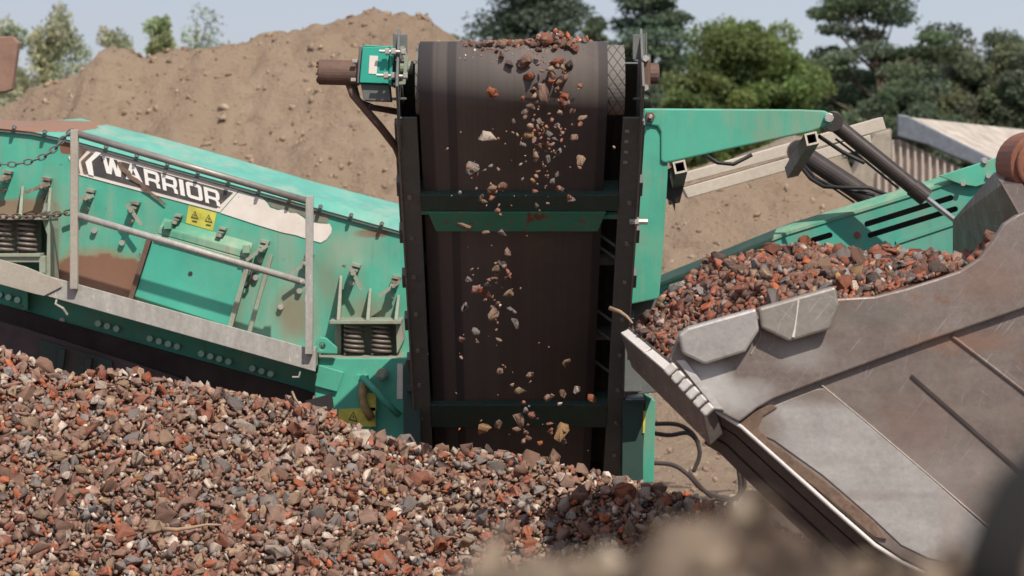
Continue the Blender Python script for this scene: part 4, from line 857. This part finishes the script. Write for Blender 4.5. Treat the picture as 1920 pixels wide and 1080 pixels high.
# ------------------------------------------------------------------ rubble
def make_rock(seed, n, bev):
    rs = np.random.default_rng(seed); P = []
    while len(P) < n:
        p = rs.normal(size=3); p /= np.linalg.norm(p)
        if all(np.linalg.norm(p - q) > 0.42 for q in P): P.append(p)
    P = np.array(P) * rs.uniform(0.80, 1.05, (n, 1)); k = rs.uniform(0.48, 0.88)
    P = np.clip(P, -0.86, 0.86) * np.array([1.2, rs.uniform(.72, 1.0), k])
    b = bmesh.new()
    for p in P: b.verts.new(p)
    bmesh.ops.convex_hull(b, input=b.verts); bmesh.ops.delete(b, geom=[v for v in b.verts if not v.link_faces], context='VERTS')
    if bev: bmesh.ops.bevel(b, geom=b.edges[:], offset=0.018, segments=1, affect='EDGES', clamp_overlap=True); bmesh.ops.triangulate(b, faces=b.faces)
    b.verts.ensure_lookup_table(); V = np.array([v.co for v in b.verts]); Fc = np.array([[v.index for v in f.verts] for f in b.faces]); b.free()
    V = V + rs.normal(size=V.shape) * 0.018
    return V, Fc
ROCK1 = [make_rock(k, 9, False) for k in range(20)]; ROCK2 = [make_rock(50 + k, 11, True) for k in range(18)]
PAL = [('brown', (0.225, 0.130, 0.098), 28), ('pinkish', (0.31, 0.20, 0.16), 21), ('tan', (0.32, 0.225, 0.155), 13), ('pale', (0.55, 0.47, 0.40), 11), ('grey', (0.225, 0.215, 0.21), 13), ('orange brick', (0.37, 0.108, 0.050), 7), ('dull red', (0.29, 0.105, 0.07), 12), ('dark', (0.10, 0.078, 0.074), 4), ('yellowish', (0.36, 0.22, 0.10), 1.2)]
PW = np.array([p[2] for p in PAL], float); PW /= PW.sum()
PWB = np.array([36, 6, 6, 2.5, 12, 6, 24, 12, 1]); PWB /= PWB.sum()             # the bucket holds redder, darker rubble
def rand_rot(rs):
    q = rs.normal(size=4); q /= np.linalg.norm(q); w, x, y, z = q
    return np.array([[1 - 2 * (y * y + z * z), 2 * (x * y - z * w), 2 * (x * z + y * w)], [2 * (x * y + z * w), 1 - 2 * (x * x + z * z), 2 * (y * z - x * w)], [2 * (x * z - y * w), 2 * (y * z + x * w), 1 - 2 * (x * x + y * y)]]), q
def mass(name, rocks, extra=None):                        # rocks: (pos, radius, palette index) joined in one mesh
    rs = np.random.default_rng(5); Vs, Fs, Cs = [], [], []; off = 0
    for p, r, k in rocks:
        V, Fc = (ROCK2 if r > 0.034 else ROCK1)[rs.integers(18)]; A, _ = rand_rot(rs)
        v = (V * r * rs.uniform(.8, 1.15, 3)) @ A.T + p; Vs.append(v); Fs.append(Fc + off); off += len(V)
        Cs.append(np.tile(np.array(PAL[k][1]) * rs.uniform(.75, 1.25), (len(V), 1)))
    if extra:
        V, Fc, c = extra; Vs.append(V); Fs.append(Fc + off); Cs.append(np.tile(c, (len(V), 1)))
    return np_mesh(name, np.concatenate(Vs), np.concatenate(Fs), 3, np.concatenate(Cs))
ROCKM = []
for k, (V, Fc) in enumerate(ROCK2):
    me = np_mesh('stone', V, Fc, 3); me.materials.append(M['rock_obj']); ROCKM.append(me)
def stone(pos, r, k, rs, name='stone', stretch=1.0):
    o = bpy.data.objects.new(name, ROCKM[rs.integers(18)]); COL.objects.link(o); _, q = rand_rot(rs)
    o.location = pos; o.rotation_mode = 'QUATERNION'; o.rotation_quaternion = q; o.scale = (r * rs.uniform(.9, 1.2) * stretch, r * rs.uniform(.85, 1.1), r * rs.uniform(.85, 1.1))
    c = np.array(PAL[k][1]) * rs.uniform(.8, 1.2); o.color = (*c, 1)
    return o
def surf(xs, ys, H):
    X, Y = np.meshgrid(xs, ys); Z = H(X, Y); nx, ny = len(xs), len(ys); V = np.stack([X, Y, Z], -1).reshape(-1, 3); i = np.arange(nx * ny).reshape(ny, nx)
    a = np.stack([i[:-1, :-1], i[:-1, 1:], i[1:, 1:]], -1).reshape(-1, 3); c = np.stack([i[:-1, :-1], i[1:, 1:], i[1:, :-1]], -1).reshape(-1, 3)
    return V, np.concatenate([a, c])
# main pile
YC = 13.0
crx = [wx(p, YC) for p in (-300, 0, 60, 130, 270, 440, 600, 680, 830, 950, 1090, 1180, 1260, 1370, 1480, 1600)]
crz = [wz(p, YC) for p in (600, 655, 678, 700, 722, 758, 785, 808, 840, 868, 892, 905, 930, 962, 1005, 1060)]
def HP(X, Y):
    z = np.interp(X, crx, crz) - 0.58 * np.maximum(0, YC - Y) - 0.7 * np.maximum(0, Y - YC - .1) + 0.05 * fbm(X, Y, 41, .6, 4)
    return np.maximum(z, -0.05)
rs = np.random.default_rng(21); rocks = []; cand = []
for sp, rlo, rhi, lift in ((0.026, 0.008, 0.020, -0.008), (0.036, 0.017, 0.029, 0.0), (0.060, 0.026, 0.047, 0.010), (0.16, 0.040, 0.072, 0.018)):
    gx = np.arange(-3.6, 2.6, sp); gy = np.arange(10.3, 13.7, sp)
    X, Y = np.meshgrid(gx, gy); X = (X + rs.uniform(-.5, .5, X.shape) * sp).ravel(); Y = (Y + rs.uniform(-.5, .5, Y.shape) * sp).ravel()
    Z = HP(X, Y)
    for x, y, z in zip(X, Y, Z):
        if z < 0.02: continue
        px, py = PX((x, y, z))
        if px < -120 or px > 1560 or py > 1200: continue
        r = rs.uniform(rlo, rhi); k = int(rs.choice(len(PAL), p=PW)); p = np.array([x, y, z + lift + rs.normal() * .008])
        if rlo > .039 and y < 13.1 and 0 < px < 1330 and py < 1078: cand.append((p, r, k, px, py))
        else: rocks.append((p, r, k))
cand.sort(key=lambda c: -c[1] / c[0][1]); NI = 175
for c in cand[NI:]: rocks.append(c[:3])
V, Fc = surf(np.arange(-4.2, 3, .1), np.arange(9, 15.2, .1), lambda X, Y: HP(X, Y) - .03)
me = mass('rubble_pile', rocks, (V, Fc, (0.17, 0.105, 0.078)))
tag(obj('rubble_pile', me, M['rock_att']), 'sloping pile of small mixed brick and concrete rubble', 'rubble', kind='stuff')
# bucket fill
edge_x = [1100, 1168, 1262, 1270, 1420, 1570, 1640, 1760, 1800, 1836, 1862, 1920]; edge_y = [560, 628, 700, 628, 590, 552, 548, 514, 500, 478, 448, 400]
top_x = [1100, 1165, 1190, 1240, 1330, 1440, 1500, 1560, 1660, 1750, 1800, 1920]; top_y = [640, 600, 572, 540, 500, 467, 458, 462, 470, 482, 494, 480]
def HB(X, Y):
    px = 960 + X * F / Y; t = np.clip((Y - 10.56) / 1.2, 0, 1); py = np.interp(px, edge_x, edge_y) * (1 - t ** .8) + np.interp(px, top_x, top_y) * t ** .8
    z = ZC - (py - HY) / F * Y - 0.55 * np.maximum(0, Y - 11.75) + .03 * fbm(X, Y, 47, .3, 3)
    t2 = np.clip((Y - 10.42) / 1.48, 0, 1); xl = .809 + (.5355 - .809) * t2; zl = 1.63 + (1.823 - 1.63) * t2
    return np.minimum(z, zl - .03 + 1.0 * np.maximum(0, X - xl))
rocks = []; cand_b = []
for sp, rlo, rhi, lift in ((0.026, 0.008, 0.018, -0.006), (0.034, 0.016, 0.028, 0.0), (0.055, 0.025, 0.042, 0.006), (0.15, 0.041, 0.064, 0.014)):
    gx = np.arange(0.3, 2.5, sp); gy = np.arange(10.57, 12.15, sp)
    X, Y = np.meshgrid(gx, gy); X = (X + rs.uniform(-.5, .5, X.shape) * sp).ravel(); Y = (Y + rs.uniform(-.5, .5, Y.shape) * sp).ravel(); Z = HB(X, Y)
    for x, y, z in zip(X, Y, Z):
        px, py = PX((x, y, z)); r = rs.uniform(rlo, rhi)
        lipx = np.interp(y, [10.42, 11.95], [1312, 1166]) + 8 + r * 220
        if px < lipx or px > 1860 or y < 10.56 + r: continue
        k = int(rs.choice(len(PAL), p=PWB)); p = np.array([x, y, z + lift + rs.normal() * .006])
        if rlo > .04 and px < 1760: cand_b.append((p, r, k, px, py))
        else: rocks.append((p, r, k))
cand_b.sort(key=lambda c: -c[1] / c[0][1])
for c in cand_b[45:]: rocks.append(c[:3])
def HBs(X, Y):
    px = 960 + X * F / Y; lip = np.interp(Y, [10.42, 11.95], [1312, 1166]) + 14
    return HB(X, Y) - .02
V, Fc = surf(np.arange(0.45, 2.5, .03), np.arange(10.56, 12.1, .03), HBs)
def inside(v): return 960 + v[:, 0] * F / v[:, 1] > np.interp(v[:, 1], [10.42, 11.95], [1312, 1166]) + 18
Fc = Fc[inside(V)[Fc].all(1)]
tag(obj('bucket_rubble', mass('bucket_rubble', rocks, (V, Fc, (0.15, 0.09, 0.065))), M['rock_bkt']), 'heap of brick rubble filling the loader bucket', 'rubble', kind='stuff')

ORD = {2: ('left', 'right'), 3: ('leftmost', 'middle', 'rightmost'), 4: ('leftmost', 'second from left', 'third from left', 'rightmost')}
ORD[5] = ('leftmost', 'second from left', 'middle', 'second from right', 'rightmost')
_o = ('second', 'third', 'fourth', 'fifth', 'sixth', 'seventh', 'eighth', 'ninth', 'tenth', 'eleventh')
for n_ in range(6, 13): ORD[n_] = ('leftmost',) + tuple(w + ' from left' for w in _o[:n_ - 2]) + ('rightmost',)
def name_all(items, group, cat='stone'):
    by = {}
    for o, px, py, phrase in items: by.setdefault(phrase, []).append((px, py, o))
    for phrase, L_ in by.items():
        L_.sort(key=lambda t: t[0]); n = len(L_)
        for i, (px, py, o) in enumerate(L_):
            if n == 1: lab = phrase
            elif n <= 12: lab = ORD[n][i] + ' ' + phrase
            else: lab = phrase
            tag(o, lab, cat, group)
SIZ = lambda r, a: 'large' if r > a else 'medium'
def zone(px, py):
    d = py - np.interp(px, [0, 130, 440, 680, 1090, 1370], [640, 690, 745, 800, 880, 970])
    c = ['at the left edge', 'below the splice plate', 'below the green door', 'below the right end of the walkway', 'below the springs', 'in front of the dark conveyor', 'under the falling stones', 'beside the bucket shadow'][min(7, int(px / 165))]
    row = 'on the pile crest' if d < 60 else 'high on the pile' if d < 140 else 'halfway down the pile' if d < 240 else 'low on the pile'
    return row + ' ' + c
items = []
for p, r, k, px, py in cand[:NI]:
    items.append((stone(p, r, k, rs), px, py, f'{SIZ(r, .052)} {PAL[k][0]} stone {zone(px, py)}'))
name_all(items, 'larger stones lying on the rubble pile')
items = []
for p, r, k, px, py in cand_b[:45]:
    c = 'near the bucket tip' if px < 1290 else 'behind the pale wear shoe' if px < 1425 else 'behind the grey wear shoe' if px < 1575 else 'near the dark back plate'
    o = stone(p, r, k, rs); o.color = [v * .82 for v in o.color[:3]] + [1]; items.append((o, px, py, f'{SIZ(r, .052)} {PAL[k][0]} stone in the bucket {c}'))
name_all(items, 'larger stones heaped in the bucket')

# stones leaving the belt
KI = {'b': 0, 'p': 1, 't': 2, 'w': 3, 'g': 4, 'o': 5, 'r': 6, 'd': 7, 'y': 8}
FALL = '''913 260 15 w;886 314 17 g;903 372 8 b;925 357 13 t;942 350 11 b;918 361 6 o;990 253 11 y;985 213 10 g;994 200 8 b;1000 226 7 g;1011 227 7 g;1002 262 8 p;1030 250 10 g;1040 262 7 g;1012 244 8 t;1014 273 8 b;1078 258 10 p;1088 302 11 t;1027 298 8 g;1048 285 7 g;1058 194 9 b;1072 210 8 b;1092 221 9 t;1036 341 8 g;1049 355 9 g;1070 374 9 g;923 173 13 o;980 184 6 o;870 426 11 t;912 437 9 t;942 437 10 g;952 473 9 p;930 506 10 t;878 525 9 g;926 522 8 b;914 536 8 g;952 521 8 r;902 546 12 o;892 543 9 p;954 551 11 t;872 577 8 g;926 589 16 t;958 579 8 g;966 607 10 g;892 622 9 g;935 637 8 t;867 636 8 b;937 697 9 p;994 703 7 t;975 733 11 t;1030 745 12 p;1062 681 11 t;1081 730 10 w;1110 748 14 o;1056 738 9 b;972 788 16 p;997 778 9 r;906 805 14 y;936 797 10 b;1052 813 17 y;990 822 9 b'''
items = []; rs = np.random.default_rng(77)
SZ = {'b': 'brown', 'p': 'pinkish', 't': 'tan', 'w': 'pale pink-white', 'g': 'grey-brown', 'o': 'orange brick', 'r': 'red', 'd': 'dark', 'y': 'yellow'}
for e in FALL.split(';'):
    x, y, s, c = e.split(); x, y, s = float(x), float(y), float(s)
    Y = 12.28 - 0.10 * min(1, max(0, (y - 190) / 400)) + rs.normal() * .03
    zone_f = 'just below the drum' if y < 240 else 'above the upper cross member' if y < 356 else 'in front of the upper cross member' if y < 440 else 'above the middle of the lower belt' if y < 560 else 'below the middle of the lower belt' if y < 720 else 'close above the lower cross member' if y < 770 else 'just above the rubble pile'
    sz = 'big' if s >= 12 else 'small' if s >= 9 else 'tiny'
    o = stone(W(x, y, Y), s * 1.12 / F * Y, KI[c], rs, 'falling_stone', 1.5 if (x, y) == (870, 426) else 1.0)
    items.append((o, x, y, f'{sz} {SZ[c]} stone falling {zone_f}'))
name_all(items, 'stones falling from the discharge belt')
TOPS = '''872 84 6 b;884 81 7 b;898 86 6 d;905 83 6 b;918 82 9 b;936 82 8 b;944 84 8 t;955 80 7 o;966 84 6 b;975 80 7 b;988 76 7 r;1000 82 9 b;1012 82 8 d;1026 74 17 r;1044 76 13 p;1056 80 12 b;1070 84 11 b;1078 92 9 r;1040 90 8 b;1010 92 7 d;940 104 12 b;954 121 10 d;985 114 15 b;978 124 9 b;992 143 11 o;1045 116 12 o;1066 122 11 d;1034 142 14 b;1052 152 13 t;1020 180 19 p;1060 190 17 o;930 96 6 b;905 92 5 b;1000 172 7 b'''
items = []
for e in TOPS.split(';'):
    x, y, s, c = e.split(); x, y, s = float(x), float(y), float(s); r = s * 1.1 / F * 12.45
    z = wz(y, 12.45); dz = min(z - HC.z, RB + r * .75); Y = HC.y - math.sqrt(max(0, (RB + r * .75) ** 2 - dz ** 2))
    if y > 165: Y -= .05
    o = stone(Vector((wx(x, Y), Y, HC.z + dz)), r, KI[c], rs, 'stone')
    zo = 'on the crown of the belt drum' if y < 98 else 'on the front of the belt drum' if y < 165 else 'leaving the belt at the lit edge'
    items.append((o, x, y, f'{"big" if s >= 12 else "small" if s > 8 else "tiny"} {SZ[c]} stone {zo}'))
name_all(items, 'stones riding over the belt drum')

# fine grit falling with the stones, and the thin layer of fines carried over the belt
rs = np.random.default_rng(91); rk = []
for _ in range(90):
    c = rs.integers(5); x, y = ((1020 + rs.normal() * 32, rs.uniform(185, 400)), (920 + rs.normal() * 34, rs.uniform(230, 480)), (915 + rs.normal() * 32, rs.uniform(440, 720)), (975 + rs.normal() * 60, rs.uniform(640, 850)), (1040 + rs.normal() * 30, rs.uniform(160, 340)))[c]
    Y = 12.22 + rs.normal() * .05; rk.append((np.array(W(x, y, Y)), rs.uniform(1.2, 4.8) ** 1.0 / F * Y, int(rs.choice(len(PAL), p=PW))))
for cx, cy, sx_, sy_, n_, a_, b_ in ((1008, 235, 26, 42, 70, 3, 8), (1030, 255, 36, 40, 40, 2.5, 6), (1040, 130, 20, 26, 26, 4, 9), (1034, 350, 24, 26, 26, 2.5, 6), (925, 368, 18, 14, 18, 3, 7), (890, 315, 16, 10, 16, 3, 8), (925, 535, 30, 26, 46, 2.5, 7), (926, 590, 14, 10, 16, 3, 8), (985, 790, 30, 20, 26, 3, 8), (1052, 810, 14, 10, 12, 3, 8)):
    for _ in range(int(n_ * .5)): x, y = cx + rs.normal() * sx_, cy + rs.normal() * sy_; Y = 12.22 + rs.normal() * .05 if y > 200 else 12.34; rk.append((np.array(W(x, y, Y)), rs.uniform(a_, b_ * 1.3) / F * Y, int(rs.choice(len(PAL), p=PWB))))
tag(obj('falling_grit', mass('falling_grit', rk), M['rock_att']), 'fine grit falling among the larger stones below the belt', 'grit', kind='stuff')
rk = []
for _ in range(420):
    x = np.clip(985 + rs.normal() * 52, 862, 1095) if rs.uniform() < .6 else rs.uniform(865, 1090); a = rs.uniform() ** 2.2 * 1.25; r = rs.uniform(.005, .016) * (1 - .3 * a)
    rk.append((np.array((wx(x, 12.5), HC.y - math.sin(a) * (RB + r * .5), HC.z + math.cos(a) * (RB + r * .5))), r, int(rs.choice(len(PAL), p=PW))))
for _ in range(90):
    x = 1035 + rs.normal() * 30; a = rs.uniform(-.35, .5); r = rs.uniform(.010, .026)
    rk.append((np.array((wx(x, 12.5), HC.y - math.sin(a) * (RB + r * .5), HC.z + math.cos(a) * (RB + r * .6) + max(0, .05 * rs.uniform() * (1 - abs(x - 1035) / 50)))), r, int(rs.choice(len(PAL), p=PWB))))
tag(obj('belt_grit', mass('belt_grit', rk), M['rock_att']), 'thin layer of gritty fines carried over the belt drum', 'grit', kind='stuff')

# clods lying on the earth mounds, and on the soil in front of the lens
def clods(name, H, n, xr, yr, r0, r1, cols, label, mat=None, seed=3):
    rs = np.random.default_rng(seed); rk = []
    x = rs.uniform(*xr, n); y = rs.uniform(*yr, n); z = H(x, y)
    Vs, Fs, Cs, off = [], [], [], 0
    for a, b_, c in zip(x, y, z):
        if c < .0: continue
        r = r0 * (r1 / r0) ** (rs.uniform() ** 2.2); V, Fc = ROCK1[rs.integers(20)]; A, _ = rand_rot(rs)
        Vs.append((V * r * rs.uniform(.7, 1.2, 3)) @ A.T + (a, b_, c + r * .15)); Fs.append(Fc + off); off += len(V); Cs.append(np.tile(np.array(cols[rs.integers(len(cols))]) * rs.uniform(.8, 1.15), (len(V), 1)))
    tag(obj(name, np_mesh(name, np.concatenate(Vs), np.concatenate(Fs), 3, np.concatenate(Cs)), M['clod']), label, 'earth', kind='stuff')
def clod_mat():
    n = N('clod'); c = n.n('Attribute', attribute_name='Col').outputs['Color']
    c = n.mix(1.0, c, n.mix(n.ramp(n.noise(30, 5, 0.7), .3, .7), (.7, .7, .7), (1.25, 1.25, 1.25)), 'MULTIPLY'); n.bump(n.noise(60, 5, .7), .6, .01); return n.out(c, .95, spec=.15)
M['clod'] = clod_mat()
SCOL = [(0.34, 0.245, 0.175), (0.30, 0.21, 0.15), (0.38, 0.29, 0.215), (0.25, 0.175, 0.13), (0.34, 0.25, 0.18)]
clods('earth_clods', H1, 4500, (-7.5, 2.0), (22.5, 30.6), .014, .075, SCOL, 'small clods and stones scattered over the tall earth mound')
clods('earth_clods', H2, 1800, (0.8, 5.5), (19.0, 26), .013, .06, SCOL, 'small clods and stones scattered over the sand mound behind the bucket', seed=4)
clods('soil_clods', H4, 230, (-.02, .5), (1.68, 2.0), .008, .026, [(0.28, 0.215, 0.16), (0.06, 0.045, 0.035), (0.15, 0.10, 0.075), (0.36, 0.29, 0.22), (0.09, 0.065, 0.05)], 'blurred clods on the soil right in front of the lens', seed=5)

# twigs, soil-side hose
def twig(pxs, Y, r, label, mat=None):
    b = B(); P = [W(x, y, y_) for (x, y), y_ in zip(pxs, Y)]; n = len(P); b.tube(P, r, 6, rr=[r * (1 - .6 * i / (n - 1)) for i in range(n)])
    tag(obj('twig', b, M['twig'], smooth=True), label, 'twig', 'twigs mixed into the rubble')
M['twig'] = flat('dry_twig', (0.33, 0.22, 0.14), .85)
def pile_twig(x0, y0, x1, y1, r, label):
    pts = []; Ys_ = []
    for t in np.linspace(0, 1, 5):
        x, y = x0 + (x1 - x0) * t, y0 + (y1 - y0) * t + 3 * math.sin(6 * t); lo_, hi_ = 10.3, 13.2
        for _ in range(40):
            m = (lo_ + hi_) / 2; p = W(x, y, m)
            if p.z > float(HP(np.array([p.x]), np.array([m]))[0]) + .075: lo_ = m
            else: hi_ = m
        pts.append((x, y)); Ys_.append(lo_)
    twig(pts, Ys_, r, label)
pile_twig(305, 992, 415, 985, .013, 'thick dry stick lying flat low on the pile')
pile_twig(548, 735, 570, 775, .008, 'thin twig poking up at the crest by the walkway end')
pile_twig(270, 790, 262, 815, .008, 'short upright twig beside the round grey stone')
twig([(1144, 578), (1162, 584), (1176, 594), (1186, 606)], [11.85, 11.8, 11.75, 11.7], .012, 'pale bent twig sticking out of the bucket tip')
b = B(); b.tube([W(2040, 850, 1.5), W(1960, 890, 1.45), W(1918, 935, 1.42), W(1892, 985, 1.40), W(1872, 1040, 1.38), W(1860, 1120, 1.36)], .020, 14); tag(obj('rubber_hose', b, flat('matt_black_rubber', (0.008, 0.007, 0.007), 1.0, bump=0), smooth=True), 'blurred black rubber hose arching up in the bottom right corner', 'hose')
